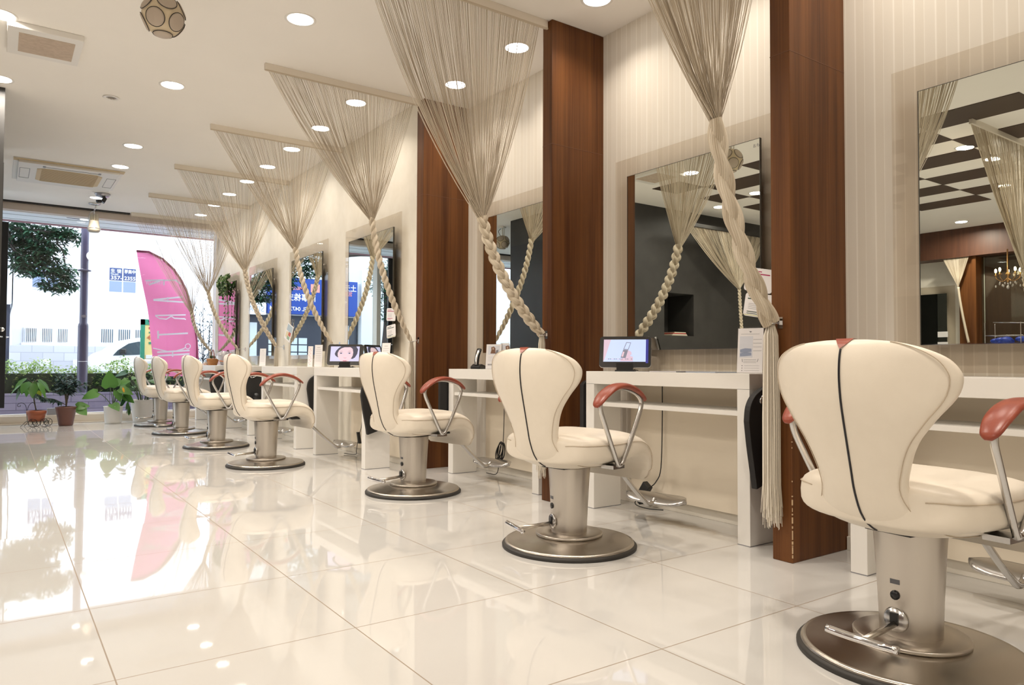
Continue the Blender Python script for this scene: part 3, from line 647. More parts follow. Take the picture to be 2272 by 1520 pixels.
def make_chair():
    t = thing('salon_chair', 'x', 'chair')
    BK = [(.10, .352, .165, .010, .0), (.03, .350, .185, .016, .004), (-.05, .350, .19, .022, .012), (-.115, .360, .175, .030, .014), (-.168, .395, .140, .036, .010), (-.195, .45, .112, .038, .006),
          (-.208, .505, .122, .039, .006), (-.222, .565, .148, .039, .012), (-.236, .620, .190, .038, .028), (-.247, .668, .230, .037, .042), (-.255, .712, .243, .034, .046), (-.259, .746, .233, .030, .042), (-.261, .771, .210, .025, .034), (-.261, .790, .172, .019, .022), (-.260, .802, .122, .012, .010), (-.259, .808, .06, .006, .003)]
    rs, fr = loft_path(BK, 28, 2.3)
    b = MB(); b.rings(rs); back = obj('backrest', b, m_leather, t)
    # piping down the middle of the outer face, with the red tab at its top
    o_ = [p-w*(q.y+.0006) for p, tt, w, q in fr[13:-9]]
    b = MB(); b.tube(o_, .0028, 6); obj('piping', b, m_piping, back)
    p, tt, w, q = fr[-7]; p1, _, w1, q1 = fr[-1]; p9, _, w9, q9 = fr[-12]
    b = MB()
    top = p1+Vector((0, 0, q1.y*.3)); A = p-w*(q.y+.002); tip = p9-w9*(q9.y+.0025)+Vector((0, 0, .012))
    b.add([tip, A+YA*.012+tt*.0, A-YA*.012, p1-w1*(q1.y+.001)+YA*.024+Vector((0, 0, .003)), p1-w1*(q1.y+.001)-YA*.024+Vector((0, 0, .003)), p1+Vector((.006, .026, .003)), p1+Vector((.006, -.026, .003))],
          [(0, 2, 1), (1, 2, 4, 3), (3, 4, 6, 5)], 0, True)
    obj('tab', b, m_redlea, back)
    for sg in (1, -1):   # stitched seam along the flank of the shell
        pts = []
        for i in range(6, len(fr)-4):
            p, tt, w, q = fr[i]; x = q.x*.93; pts.append(p+YA*(sg*x)+w*(-q.y*.46+q.z*(x/.23)**2-.002))
        b = MB(); b.tube(pts, .0011, 5); obj('seam', b, m_seam, back)
    ST = [(-.200, .415, .10, .030, 0), (-.188, .415, .165, .052, 0), (-.155, .412, .212, .060, 0), (-.09, .410, .236, .064, -.004), (0, .408, .244, .066, -.004), (.08, .410, .244, .066, 0), (.145, .413, .240, .061, 0), (.200, .404, .234, .053, 0),
          (.240, .380, .228, .044, 0), (.262, .345, .222, .030, 0), (.268, .31, .215, .020, 0), (.266, .28, .205, .014, 0), (.264, .262, .18, .007, 0)]
    rs, fr = loft_path(ST, 32, 3.4)
    b = MB(); b.rings(rs); seat = obj('seat', b, m_leather, t)
    for sg in (1, -1):
        pts = []
        for i in range(3, len(fr)-2):
            p, tt, w, q = fr[i]; pts.append(p+YA*(sg*q.x*1.0)+w*(-q.y*.42)*(-1 if w.z < 0 else 1)*0+(w if w.z > 0 else -w)*(q.y*.38))
        b = MB(); b.tube(pts, .0013, 5); obj('seam', b, m_seam, seat)
    for sg in (1, -1):
        y0, y1 = sg*.245, sg*.262
        P = [(.01, .352), (-.035, .425), (-.098, .53), (-.12, .575), (-.118, .605), (-.095, .632), (-.03, .653), (.04, .650), (.105, .630), (.137, .600), (.132, .565), (.10, .49), (.05, .385), (.03, .356)]
        pts = [Vector((x, y0+(y1-y0)*min(1, max(0, (z-.352)/.2)), z)) for x, z in P]
        b = MB(); b.tube(smooth_path(pts+[pts[0]], 4)[:-1], 0.0092, 8, closed=True); b.box(-.02, .05, min(y0, y0-sg*.06), max(y0, y0-sg*.06), .338, .352)
        fr_ = obj('arm_frame', b, m_alu, t)
        AP = [(-.146, .584, .008, .004), (-.138, .598, .022, .008), (-.10, .631, .031, .0105), (-.04, .658, .031, .012), (.03, .662, .028, .012), (.10, .642, .024, .0105), (.150, .612, .016, .007), (.162, .600, .007, .004)]
        PP = smooth_path([(a[0], 0, a[1]) for a in AP], 4); QQ = smooth_path([(a[2], a[3], 0) for a in AP], 4); rs = []
        for i, p in enumerate(PP):
            tt = (PP[min(i+1, len(PP)-1)]-PP[max(i-1, 0)]).normalized(); rs.append(sring(p+YA*y1, YA, YA.cross(tt), QQ[i].x, QQ[i].y, 16, 2.2))
        b = MB(); b.rings(rs); obj('arm_pad', b, m_redlea, fr_)
    b = MB(); b.tube(smooth_path([(.19, 0, .355), (.28, 0, .325), (.44, 0, .185), (.535, 0, .108), (.56, 0, .094), (.59, 0, .098), (.61, 0, .115)], 5), .0115, 12)
    fb = obj('footrest_arm', b, m_alu, t)
    rs = []
    for k in range(17):
        a = -1+2*k/16; y = .165*a; hw = .052*math.sqrt(max(.02, 1-abs(a)**4)); rs.append([Vector((.615+.02*(1-a*a)+hw*math.cos(2*PI*j/12)-.3*.012*math.sin(2*PI*j/12), y, .120-.010*(1-a*a)+.32*hw*math.cos(2*PI*j/12)+.012*math.sin(2*PI*j/12))) for j in range(12)])
    b = MB(); b.rings(rs); obj('foot_plate', b, m_alu, fb)
    b = MB(); b.box(.17, .25, -.045, .045, .325, .375); obj('hinge_block', b, m_black, t, bevel=.01)
    b = MB(); b.box(-.10, .14, -.06, .06, .325, .35); b.lathe([(.03, .31), (.03, .34)], 16); b.tube([(.06, .05, .332), (.16, .25, .345)], .006); obj('swivel_mount', b, m_blackm, t)
    b = MB(); b.lathe([(.0725, .050), (.073, .060), (.077, .16), (.083, .27), (.087, .322), (.087, .326), (.0835, .326), (.0815, .30), (.001, .299)], 48); col = obj('pedestal', b, m_steel, t)
    b = MB(); b.lathe([(.0820, .31), (.001, .31)], 32, cap=False); obj('dark_well', b, m_blackm, col)
    b = MB(); b.lathe([(.276, 0), (.277, .010), (.272, .016), (.001, .016)], 64); base = obj('base', b, m_rubber, t)
    b = MB(); b.lathe([(.267, .012), (.266, .020), (.262, .026), (.252, .026), (.20, .036), (.14, .046), (.10, .050), (.001, .050)], 64); obj('base_dish', b, m_steelb, base)
    b = MB(); b.lathe([(.137, .049), (.138, .056), (.134, .059), (.075, .060), (.001, .060)], 48); obj('collar', b, m_steel, base)
    b = MB(); b.tube([(-.07, 0, .098), (-.15, 0, .092), (-.232, 0, .088)], .008, 8); lv = obj('pedal_arm', b, m_steelb, t)
    b = MB(); b.tube(smooth_path([(-.242, -.088, .094), (-.232, -.045, .088), (-.229, 0, .087), (-.232, .045, .088), (-.242, .088, .094)], 4), .0095, 12); obj('pedal_bar', b, m_chrome, lv)
    b = MB(); b.lathe([(.001, 0), (.028, 0), (.032, .004), (.028, .010), (.001, .012)], 20, c=(-.0705, 0, .106), axis=(-1, 0, 0)); obj('boot_plate', b, m_alu, lv)
    b = MB(); b.box(-.087, -.078, -.010, .010, .095, .125); obj('lever_slot', b, m_black, lv)
    b = MB(); b.lathe([(.001, 0), (.012, 0), (.012, .006), (.001, .006)], 12, c=(-.0745, 0, .168), axis=(-1, 0, 0)); obj('socket', b, m_black, lv)
    b = MB(); b.box(-.0795, -.0755, -.012, .012, .196, .208); obj('plate_label', b, mat('label_grey', (.12, .12, .13), .4), lv)
    return t
ch0 = make_chair()
CHAIRS = [(1.94, .957, -4, 0, 'white leather salon chair nearest the camera, its base cropped by the right edge'),
          (1.94, 2.335, 9, -14, 'white leather salon chair before the desk with the compact-mirror picture on its tablet'),
          (1.99, 3.81, 9, 4, 'white leather salon chair facing the desk with the black handset'),
          (1.613, 5.394, 4, 0, 'white leather salon chair at the tablet with the face, fourth from the camera'),
          (1.60, 6.81, 4, 0, 'white leather salon chair fifth from the camera, its footrest mostly hidden'),
          (1.59, 8.30, 4, 0, 'white leather salon chair sixth from the camera, second from the window'),
          (1.59, 9.50, 4, 0, 'white leather salon chair closest to the window and the white ribbed pot')]
for i, (x, y, rz, lr, lab) in enumerate(CHAIRS):
    if i == 0: c = ch0; c.location = (x, y, 0); c.rotation_euler = (0, 0, R(rz)); c['label'] = lab; c['group'] = 'salon chairs along the mirrors'
    else: c = dup(ch0, (x, y, 0), R(rz), lab, 'salon chairs along the mirrors')
    for ch in c.children:
        if ch.name.startswith('pedal_arm'): ch.rotation_euler = (0, 0, R(lr-rz))

# ------------------------------------------------------------------ console desks
def make_desk(depth, near):
    t = thing('console_desk', 'x', 'desk'); w = .51 if near else .515
    b = MB(); b.box(0, depth, -w, w, .645, .71); obj('desktop', b, m_laminate, t, bevel=.0015)
    for sg in (-1, 1):
        b = MB(); b.box(0, .19, sg*w if sg < 0 else sg*w-.062, sg*w+.062 if sg < 0 else sg*w, 0, .645); lg = obj('leg', b, m_laminate, t, bevel=.0015)
        b = MB(); b.box(-.0006, .19, (sg*w if sg < 0 else sg*w-.062)-.0004, (sg*w+.062 if sg < 0 else sg*w)+.0004, .0, .003); b.box(-.0004, .002, (sg*w if sg < 0 else sg*w-.062)-.0005, (sg*w+.062 if sg < 0 else sg*w)+.0005, .6445, .6455)
        obj('edge_line', b, m_ink, lg)
    b = MB(); b.box(.01, depth-.03, -w+.062, w-.062, .532, .552); obj('shelf', b, m_laminate, t, bevel=.001)
    b = MB(); b.box(depth-.035, depth-.005, -w+.06, w-.06, .055, .645); obj('back_panel', b, m_tanpanel, t)
    return t
DESKS = [(.95, 'n', 'white console desk at the right edge, behind the nearest chair'), (2.40, 'n', 'white console desk between two wooden fins, with the compact-mirror tablet'), (3.83, 'n', 'white console desk between two wooden fins, carrying the black handset'),
         (5.30, 'f', 'white console desk carrying the tablet with the face'), (6.75, 'f', 'white console desk with a pink and a white card standing at its near end'), (8.20, 'f', 'white console desk with one tall white card on it'), (9.66, 'f', 'white console desk nearest the window with the wicker basket')]
dn = make_desk(XW-2.532-.002, True); df = make_desk(XC-2.118-.002, False); used = set()
for y, k, lab in DESKS:
    src = dn if k == 'n' else df; loc = ((2.532 if k == 'n' else 2.118), y, 0)
    if k in used: o = dup(src, loc, 0, lab, 'white console desks')
    else: used.add(k); o = src; o.location = loc; o['label'] = lab; o['group'] = 'white console desks'
# hair-dryer holsters hung on the desk sides
def make_holster():
    t = thing('dryer_holster', 'x', 'holster')
    pl = [(0, .52), (.01, .58), (.045, .625), (.11, .655), (.17, .660), (.20, .64), (.20, .42), (.185, .30), (.05, .245), (.035, .32), (.015, .42)]
    pc = [Vector((x, 0, z)) for x, z in pl]; pc = smooth_path(pc[:6], 4)+smooth_path(pc[6:9], 3)+smooth_path(pc[9:]+[pc[0]], 4)[:-1]
    b = MB(); b.prism(pc, (0, .028, 0)); obj('pouch', b, m_blackm, t, bevel=.004)
    b = MB(); ring = [Vector((.10+.032*math.cos(a)*1.0, -.003, .612+.016*math.sin(a)+.012*math.cos(a))) for a in [2*PI*k/16 for k in range(16)]]; b.tube(ring, .005, 6, closed=True); obj('grip_ring', b, m_chrome, t)
    b = MB(); b.lathe([(.001, 0), (.030, 0), (.036, .02), (.036, .05), (.001, .055)], 20, c=(.13, 0, .40), axis=(-.2, -1, 0)); obj('dryer', b, m_black, t)
    return t
hs = make_holster(); k = 0
for x, y, lab in ((2.455, 1.835, 'black hair-dryer holster on the near side of the desk beside the long fringe tassel'), (2.52, 2.918, 'black holster peeking past the far leg of the desk with the compact-mirror tablet'),
                  (2.47, 4.348, 'black holster between the handset desk and the far wooden fin'), (2.07, 4.745, 'black holster hanging behind the third chair'),                   (2.20, 6.195, 'black holster on the near side of the desk with the pink card'), (2.05, 7.645, 'black holster on the near side of the desk with one white card'), (2.05, 9.105, 'black holster on the desk nearest the window')):
    far = k in (1, 2)
    if k == 0: o = hs; o.location = (x, y, 0); o['label'] = lab; o['group'] = 'dryer holsters on the desks'
    else: o = dup(hs, (x+(.2 if far else 0), y+(.03 if far else 0), 0), PI if far else 0, lab, 'dryer holsters on the desks')
    k += 1
# ------------------------------------------------------------------ mirrors on glass backing
MIR = [(.90, 1, 'tall wall mirror at the right edge, showing the ceiling chequers and chandelier'), (2.43, 1, 'wall mirror between the fins with two round-cornered cards at its corner'), (3.86, 1, 'wall mirror half hidden behind the middle wooden fin'),
       (5.36, 0, 'wall mirror with two cards, nearest on the plain cream wall'), (6.82, 0, 'wall mirror reflecting the blue sign, with a hanging picture card'), (8.29, 0, 'wall mirror with the tall white card before it'), (9.76, 0, 'wall mirror nearest the window, draped with ivy')]
def make_mirror():
    t = thing('wall_mirror', 'x', 'mirror')
    b = MB(); b.box(0, .008, -.525, .525, .722, 1.868); obj('backing_glass', b, m_pane, t)
    b = MB(); b.box(-.012, -.002, -.42, .42, .825, 1.765); mr = obj('mirror', b, [m_mirror], t)
    b = MB(); b.box(-.0135, -.0015, -.4225, -.42, .823, 1.767); b.box(-.0135, -.0015, .42, .4225, .823, 1.767); b.box(-.0135, -.0015, -.42, .42, 1.765, 1.7665); obj('mirror_edge', b, mat('mirror_edge_dark', (.06, .055, .045), .3), mr)
    b = MB(); b.box(-.0135, -.0015, -.42, .42, .822, .825); obj('bottom_trim', b, m_chrome, mr)
    for y in (-.47, .47):
        for z in (.80, 1.80): 
            pass
    b = MB()
    for y in (-.36, .36):
        for z in (.95, 1.65): b.lathe([(.012, 0), (.012, .04)], 10, c=(.008, y, z), axis=(1, 0, 0))
    obj('standoff', b, m_chrome, t)
    t2 = MB(); text_mb(t2, 'おも', (-.0126, -.385, 1.73), (0, -1, 0), (0, 0, 1), .018); text_mb(t2, 'り', (-.0126, -.37, 1.73), (0, -1, 0), (0, 0, 1), .001)
    obj('maker_mark', t2, m_ink, mr)
    return t
mi = make_mirror()
for i, (y, near, lab) in enumerate(MIR):
    loc = ((XW if near else XC)-.05, y, 0)
    if i == 0: mi.location = loc; mi['label'] = lab; mi['group'] = 'mirrors on the right wall'
    else: dup(mi, loc, 0, lab, 'mirrors on the right wall')

# ------------------------------------------------------------------ string curtains
def make_strings(b, x0, x1, y, z0, knot, n, r, seed, spread=.012, curve=.16):
    q = random.Random(seed); clump = [q.uniform(0, 1) for _ in range(26)]
    for k in range(n):
        s = (k+.5)/n+q.uniform(-.4, .4)/n
        if q.random() < .35: s += .25*(clump[int(s*25.9) if 0 <= s < 1 else 0]-.5)/26
        xs = x0+(x1-x0)*s; a = q.uniform(0, 2*PI); rr = spread*math.sqrt(q.random()); kx = knot.x+(s-.5)*spread*1.6+rr*.3*math.cos(a); ky = y+rr*math.sin(a); kz = knot.z+q.uniform(-.01, .02)
        bend = curve+q.uniform(-.05, .05)
        if q.random() < .3: bend += .07*math.sin(s*40)
        P = []
        M = 13
        for i in range(M+1):
            t = i/M; g = (1-bend)*t+bend*t**2.6; P.append(Vector((xs+(kx-xs)*g, y+(ky-y)*t*t, z0+(kz-z0)*t)))
        b.tube(P, r, 3, cap=False, sm=False)
def make_braid(b, path, amp, r, pitch, strands=3, lobes=.06, phase=0, taper=None):
    P = path; S = [0]
    for i in range(1, len(P)): S.append(S[-1]+(P[i]-P[i-1]).length)
    for k in range(strands):
        pts = []; rad = []
        for i, p in enumerate(P):
            t = (P[min(i+1, len(P)-1)]-P[max(i-1, 0)]).normalized(); sd = t.cross(YA).normalized(); f = 2*PI*S[i]/pitch+2*PI*k/strands+phase
            e = S[i]/S[-1]; am = amp*(taper(e) if taper else 1)
            if strands == 3: off = sd*(am*math.sin(f))+YA*(am*.62*math.sin(2*f))
            else: off = sd*(am*math.sin(f))+YA*(am*math.cos(f))
            pts.append(p+off); rad.append(r*(taper(e) if taper else 1))
        NS = 16
        for j in range(NS):          # each strand is a bundle of strings
            q_ = []
            for i, p in enumerate(pts):
                t = (pts[min(i+1, len(pts)-1)]-pts[max(i-1, 0)]).normalized(); u = (YA-t*YA.dot(t)).normalized(); w = t.cross(u); a = 2*PI*j/NS+S[i]*9+k
                q_.append(p+(u*math.cos(a)+w*math.sin(a))*rad[i]*.84)
            b.tube(q_, [r_*.24 for r_ in rad], 5, cap=False)
KP = [(1.69, tuple(at(1588, 278, 'Y', 1.69).xz), (1.706, .91), (1.69, .911), 'band'), (3.152, tuple(at(1070, 490, 'Y', 3.152).xz), (3.145, .907), (3.152, .909), 'braid'), (4.64, tuple(at(825, 490, 'Y', 4.64).xz), (4.68, .905), (4.64, .913), 'rope'),
      (6.087, (2.041, 1.703), (6.0, .915), (6.11, .91), 'rope'), (7.534, (2.015, 1.667), (7.53, .914), (7.64, .913), 'braid'), (9.0, (1.995, 1.56), (9.02, .915), (9.10, .91), 'rope'), (10.30, (2.08, 1.40), (10.36, .90), (10.28, .90), 'rope')]
CLAB = ['cream string curtain nearest the camera, gathered into a broad twisted hank at a fin', 'cream string curtain with the thick three-strand braid tied at the middle wooden fin', 'cream string curtain twisted into rope, tied at the far wooden fin',
        'cream string curtain whose twisted end reaches the tablet with the face', 'cream string curtain with a thin braid crossing the blue-sign mirror', 'cream string curtain whose rope crosses the ivy mirror', 'sheer string curtain at the window, hanging before the pink banner']
m_string_far = m_string
for i, ((y, (kx, kz), (ty, tz), (by, bz), kind), lab) in enumerate(zip(KP, CLAB)):
    t = thing('string_curtain', lab, 'curtain', (0, 0, 0), 0, 'string curtains along the mirror wall')
    x0, x1 = 1.345, 2.45
    b = MB(); b.box(x0, x1, y-.013, y+.013, H-.042, H); obj('rail', b, m_rail, t, bevel=.0015)
    b = MB(); b.box(x0, x1, y-.0145, y-.004, H-.050, H-.042); obj('rail_tape', b, mat('rail_tape', (.62, .54, .42), .7) if i == 0 else MATS['rail_tape'], t)
    knot = Vector((kx, y, kz)); b = MB()
    make_strings(b, x0+.02, x1-.05, y, H-.045, knot, (240, 260, 220, 200, 170, 140, 95)[i], (.0011, .0011, .0011, .0011, .0012, .0013, .0013)[i], 20+i, curve=(.30, .28, .18, .16, .15, .15, .15)[i])
    s_ = obj('strings', b, m_string, t); s_['kind'] = 'stuff'
    tie = Vector((2.418 if i < 3 else 2.34, ty, tz)); sag = Vector((-.05 if kind != 'band' else -.02, 0, -.10))
    mid = knot.lerp(tie, .5)+sag
    path = bez(knot+Vector((0, 0, .02)), knot.lerp(tie, .30)+Vector((-.055, 0, -.06)), knot.lerp(tie, .68)+Vector((-.03, 0, -.05)), tie, 80)
    b = MB()
    if kind == 'braid': make_braid(b, path, .0165 if i == 1 else .013, .0145 if i == 1 else .0115, .165 if i == 1 else .13, 3, .10, taper=lambda e: 1 if e < .85 else 1-(e-.85)*2)
    elif kind == 'rope': make_braid(b, path, .0105, .0135, .10, 2, .07, taper=lambda e: (1 if e < .72 else 1-(e-.72)*1.4))
    else: make_braid(b, path, .015, .020, .42, 3, .10, phase=1.0)
    obj('braid', b, m_braid, t)
    q = random.Random(50+i); b = MB()
    W_ = .034 if i == 0 else .024
    for k in range(150 if i == 0 else 90):
        a = q.uniform(0, 2*PI); rr = math.sqrt(q.random()); dx, dy = rr*math.cos(a), rr*math.sin(a); zb = .17+q.uniform(-.045, .05)
        P = [tie+Vector((dx*.012, dy*.012, 0)), tie+Vector((dx*W_*.8, dy*W_*.8, -.05)), Vector((tie.x+dx*W_, tie.y+dy*W_, .55)), Vector((tie.x+dx*W_*1.02+q.uniform(-.003, .003), tie.y+dy*W_, .30)), Vector((tie.x+dx*W_*1.1+q.uniform(-.006, .006), tie.y+dy*W_*1.1+q.uniform(-.004, .004), zb))]
        b.tube(P, .0013, 3, cap=False, sm=False)
    s_ = obj('tassel', b, m_tassel, t); s_['kind'] = 'stuff'
    b = MB(); ring = [tie+Vector((.020*math.cos(a), .020*math.sin(a), -.004)) for a in [2*PI*k/16 for k in range(16)]]; b.tube(ring, .0022, 6, closed=True)
    xb = XC; b.tube([tie+Vector((.0, -.02, -.004)), (xb-.012, by, bz)], .0026, 6); b.box(xb-.004, xb, by-.011, by+.011, bz-.024, bz+.02); b.box(xb-.016, xb-.004, by-.004, by+.004, bz-.010, bz+.006)
    obj('tieback', b, m_chrome, t)
# ------------------------------------------------------------------ things on the desks
DZ = .7105
def frame_ab(fx, fy):
    f = Vector((fx, fy, 0)).normalized(); return f, Vector((-f.y, f.x, 0))     # facing, viewer's left->right is -left
m_scrblue = mat('screen_pale_blue', (.3, .35, .5), .3, emis=(.40, .50, .74), estr=.8)
m_scrlav = mat('screen_lavender', (.3, .3, .45), .3, emis=(.40, .40, .60), estr=.8)
m_skin = mat('screen_skin', (.4, .3, .35), .3, emis=(.52, .38, .44), estr=.8)
m_pinkh = mat('screen_pink', (.4, .3, .35), .3, emis=(.44, .34, .45), estr=.8)
m_scrdark = mat('screen_dark', (.02, .02, .03), .3, emis=(.05, .05, .09), estr=.6)
m_navy = mat('screen_navy', (.02, .02, .15), .3, emis=(.03, .03, .25), estr=.6)
m_lip = mat('screen_lip', (.3, .1, .15), .3, emis=(.45, .16, .24), estr=.7)
m_bez = mat('tablet_black', (.018, .016, .015), .25)
def tablet(x, y, ang, label, pic, w=.245, h=.158):
    t = thing('tablet', label, 'tablet', (x, y, DZ), R(ang))
    # local: faces -X, width along Y, leans back
    lean = R(14); up = Vector((math.sin(lean), 0, math.cos(lean))); nrm = Vector((-math.cos(lean), 0, math.sin(lean))); rt = Vector((0, -1, 0))   # rt: viewer's right
    c0 = Vector((-.02, 0, .020)); c = c0+up*(h/2)
    def rr(hw, hh, rad, off, n=6):
        P = []
        for cx_, cy_, a0 in ((hw-rad, hh-rad, 0), (-hw+rad, hh-rad, 90), (-hw+rad, -hh+rad, 180), (hw-rad, -hh+rad, 270)):
            for k in range(n+1):
                a = R(a0+90*k/n); P.append(c+rt*(cx_+rad*math.cos(a))+up*(cy_+rad*math.sin(a))+nrm*off)
        return P
    b = MB(); b.prism(rr(w/2, h/2, .018, 0), nrm*.006); body = obj('bezel', b, m_bez, t, bevel=.001)
    b = MB(); b.prism(rr(w/2+.0005, h/2+.0005, .018, -.009), nrm*.009); obj('back_shell', b, m_paper, t)
    def P2(u, v, d=.0066): return c+rt*((u-.5)*w*.82-w*.01)+up*((.5-v)*h*.72+.006)+nrm*d
    s = MB(); s.add([P2(0, 0), P2(1, 0), P2(1, 1), P2(0, 1)], [(0, 1, 2, 3)], 0)
    def poly(pts, mi, d): s.add([P2(a, b_, .0066+d*.0003) for a, b_ in pts], [tuple(range(len(pts)))], mi)
    def ell(cu, cv, ru, rv, mi, d, a0=0, a1=360, n=24): poly([(cu+ru*math.cos(R(a0+(a1-a0)*k/n)), cv+rv*math.sin(R(a0+(a1-a0)*k/n))) for k in range(n if a1-a0 == 360 else n+1)], mi, d)
    if pic == 'face':
        mats = [m_scrlav, m_scrdark, m_skin, m_lip]
        poly([(.15, .50), (.19, .30), (.28, .10), (.36, 0), (.88, 0), (.95, .2), (.93, .5), (.86, .74), (.78, .84), (.25, .72), (.18, .62)], 1, 1)
        poly([(.25, .46), (.29, .26), (.37, .13), (.47, .06), (.68, .05), (.76, .16), (.79, .40), (.78, .62), (.72, .84), (.65, 1), (.38, 1), (.31, .84), (.26, .62)], 2, 2)
        for cu in (.37, .66):
            ell(cu, .47, .065, .030, 0, 3); ell(cu, .465, .030, .034, 1, 4); poly([(cu-.075, .455), (cu-.03, .42), (cu+.03, .42), (cu+.075, .455), (cu+.03, .435), (cu-.03, .435)], 1, 5)
            poly([(cu-.08, .36), (cu, .31), (cu+.08, .35), (cu, .33)], 1, 3)
        poly([(.46, .74), (.50, .76), (.54, .76), (.58, .74), (.55, .79), (.49, .79)], 3, 3); poly([(.44, .965), (.48, .935), (.51, .945), (.55, .935), (.60, .965), (.57, 1), (.47, 1)], 3, 3)
    else:
        mats = [m_scrblue, mat('screen_slate', (.1, .1, .12), .3, emis=(.17, .17, .22), estr=.8), m_pinkh, m_navy, m_bez, m_skin]
        poly([(0, 0), (.17, 0), (.14, .2), (.03, .9), (0, 1)], 2, 1)
        poly([(.56, .45), (.64, .55), (.64, .75), (.70, .78), (.70, .98), (.40, .98), (.42, .86), (.52, .8)], 2, 2)
        poly([(.54, .12), (.65, .14), (.59, .47), (.47, .45)], 1, 3); poly([(.55, .15), (.635, .165), (.58, .44), (.49, .43)], 0, 4)
        poly([(.47, .46), (.585, .48), (.53, .84), (.41, .82)], 1, 3); poly([(.465, .55), (.50, .56), (.47, .78), (.43, .77)], 5, 4)
        poly([(.60, .50), (.66, .56), (.67, .68), (.62, .70), (.59, .60)], 2, 5)
        poly([(1.0, -.0), (1.06, -.0), (1.06, 1.06), (1.0, 1.06)], 3, 0)
        for k in range(14): poly([(.07+k*.045, .87), (.10+k*.045, .87), (.10+k*.045, .90), (.07+k*.045, .90)], 1 if k % 3 else 5, 6)
    obj('screen', s, mats, body)
    b = MB(); b.box(-.028, .004, -.042, .042, 0, .045); b.box(-.03, .07, -.05, .05, 0, .008); b.tube([(.05, -.04, .01), (.07, -.06, .004), (.12, -.05, .004)], .002); obj('stand', b, m_black, t, bevel=.002)
    return t
def facing(x, y, k=.7):     # angle so that local -X points between the wall normal and the chair side
    return k
tablet(2.655, 2.745, 40, 'tablet showing a hand with a compact mirror, at the far end of its desk', 'hand', .265, .165)
tablet(2.27, 5.53, 52, 'tablet showing a woman\'s face, on the desk behind the fourth chair', 'face', .285, .170)
def card(x, y, ang, w, h, label, kind, lean=6, name='card_stand', cat='card stand'):
    t = thing(name, label, cat, (x, y, DZ), R(ang)); ln = R(lean)
    up = Vector((math.sin(ln), 0, math.cos(ln))); nrm = Vector((-math.cos(ln), 0, math.sin(ln))); rt = Vector((0, -1, 0)); o_ = Vector((0, 0, .002))
    def P2(u, v, d=0): return o_+rt*((u-.5)*w)+up*((1-v)*h)+nrm*(.0022+d*.0002)
    b = MB(); b.prism([P2(0, 0, -3), P2(1, 0, -3), P2(1, 1, -3), P2(0, 1, -3)], -nrm*.0016); sh = obj('sheet', b, m_paper if kind != 'cream' else mat('cream_card', (.80, .76, .64), .6), t)
    if kind in ('towel', 'photo'):
        b = MB(); b.prism([P2(-.04, -.03, 3), P2(1.04, -.03, 3), P2(1.04, 1, 3), P2(-.04, 1, 3)], -nrm*.003); b.box(-.004, .035, -w/2, w/2, 0, .003); obj('acrylic_holder', b, m_acryl, t)
    s = MB(); mats = [m_ink, mat('card_blue_grey', (.30, .35, .48), .6), mat('card_pink', (.75, .35, .42), .6), mat('card_tan', (.55, .40, .30), .6), mat('card_light', (.70, .72, .78), .6), mat('card_brown', (.20, .10, .06), .6)]
    def poly(pts, mi, d): s.add([P2(a, c, d) for a, c in pts], [tuple(range(len(pts)))], mi)
    def line(u0, u1, v, mi=0, th=.006): poly([(u0, v), (u1, v), (u1, v+th), (u0, v+th)], mi, -.5)
    if kind == 'towel':
        poly([(.44, .07), (.50, .065), (.55, .075), (.50, .10)], 0, -.5); line(.12, .85, .13); poly([(.08, .18), (.60, .18), (.60, .66), (.08, .66)], 4, -.8)
        for k, (v0, mi) in enumerate(((.46, 1), (.545, 1))): poly([(.10, v0+.02), (.30, v0-.01), (.55, v0), (.56, v0+.07), (.30, v0+.085), (.11, v0+.09)], mi, -.5)
        for k in range(4): line(.62, .95, .25+k*.085)
        for k in range(3): line(.25, .75, .70+k*.035)
        poly([(.18, .69), (.20, .69), (.22, .76), (.20, .76)], 0, -.5); poly([(.82, .69), (.84, .69), (.80, .76), (.78, .76)], 0, -.5)
        for k in range(3): line(.28, .88, .84+k*.055, th=.004); poly([(.20+.02*math.cos(a), .842+k*.055+.011*math.sin(a)) for a in [2*PI*q/8 for q in range(8)]], 0, -.5)
    elif kind == 'photo':
        poly([(.12, .06), (.88, .06), (.88, .42), (.12, .42)], 4, -.8); poly([(.32, .12), (.5, .09), (.6, .16), (.62, .38), (.28, .38), (.34, .24)], 5, -.5); poly([(.40, .14), (.5, .14), (.5, .22), (.41, .22)], 3, -.3); poly([(.65, .25), (.8, .22), (.8, .38), (.6, .4)], 0, -.3)
        for k in range(5): line(.15, .85, .50+k*.045, 1, .004)
        for k in range(5): poly([(.14+k*.06, .80), (.18+k*.06, .80), (.18+k*.06, .86), (.14+k*.06, .86)], 0, -.4)
    elif kind == 'pink':
        for k in range(12): poly([(.15+.5*((k*7) % 5)/5, .05+k*.075), (.35+.5*((k*7) % 5)/5, .05+k*.075), (.30+.5*((k*7) % 5)/5, .09+k*.075)], 2, -.5)
    else:
        for k in range(7): line(.15, .85, .22+k*.085, 0, .007)
        line(.3, .7, .12, 0, .012)
    obj('print', s, mats, sh); MATS['_cardm'] = mats
    return t
card(2.66, 1.985, 16, .112, .195, 'acrylic stand with the folded-towel leaflet beside the long fringe tassel', 'towel')
card(2.70, 4.045, 30, .112, .165, 'acrylic stand with a woman\'s photo leaflet next to the black handset', 'photo')
card(2.765, 3.965, 30, .112, .172, 'cream-backed leaflet stand just behind the photo leaflet', 'photo', lean=3)
card(2.33, 4.93, 20, .085, .185, 'white leaflet partly hidden behind the third chair, before the two-card mirror', 'lines')
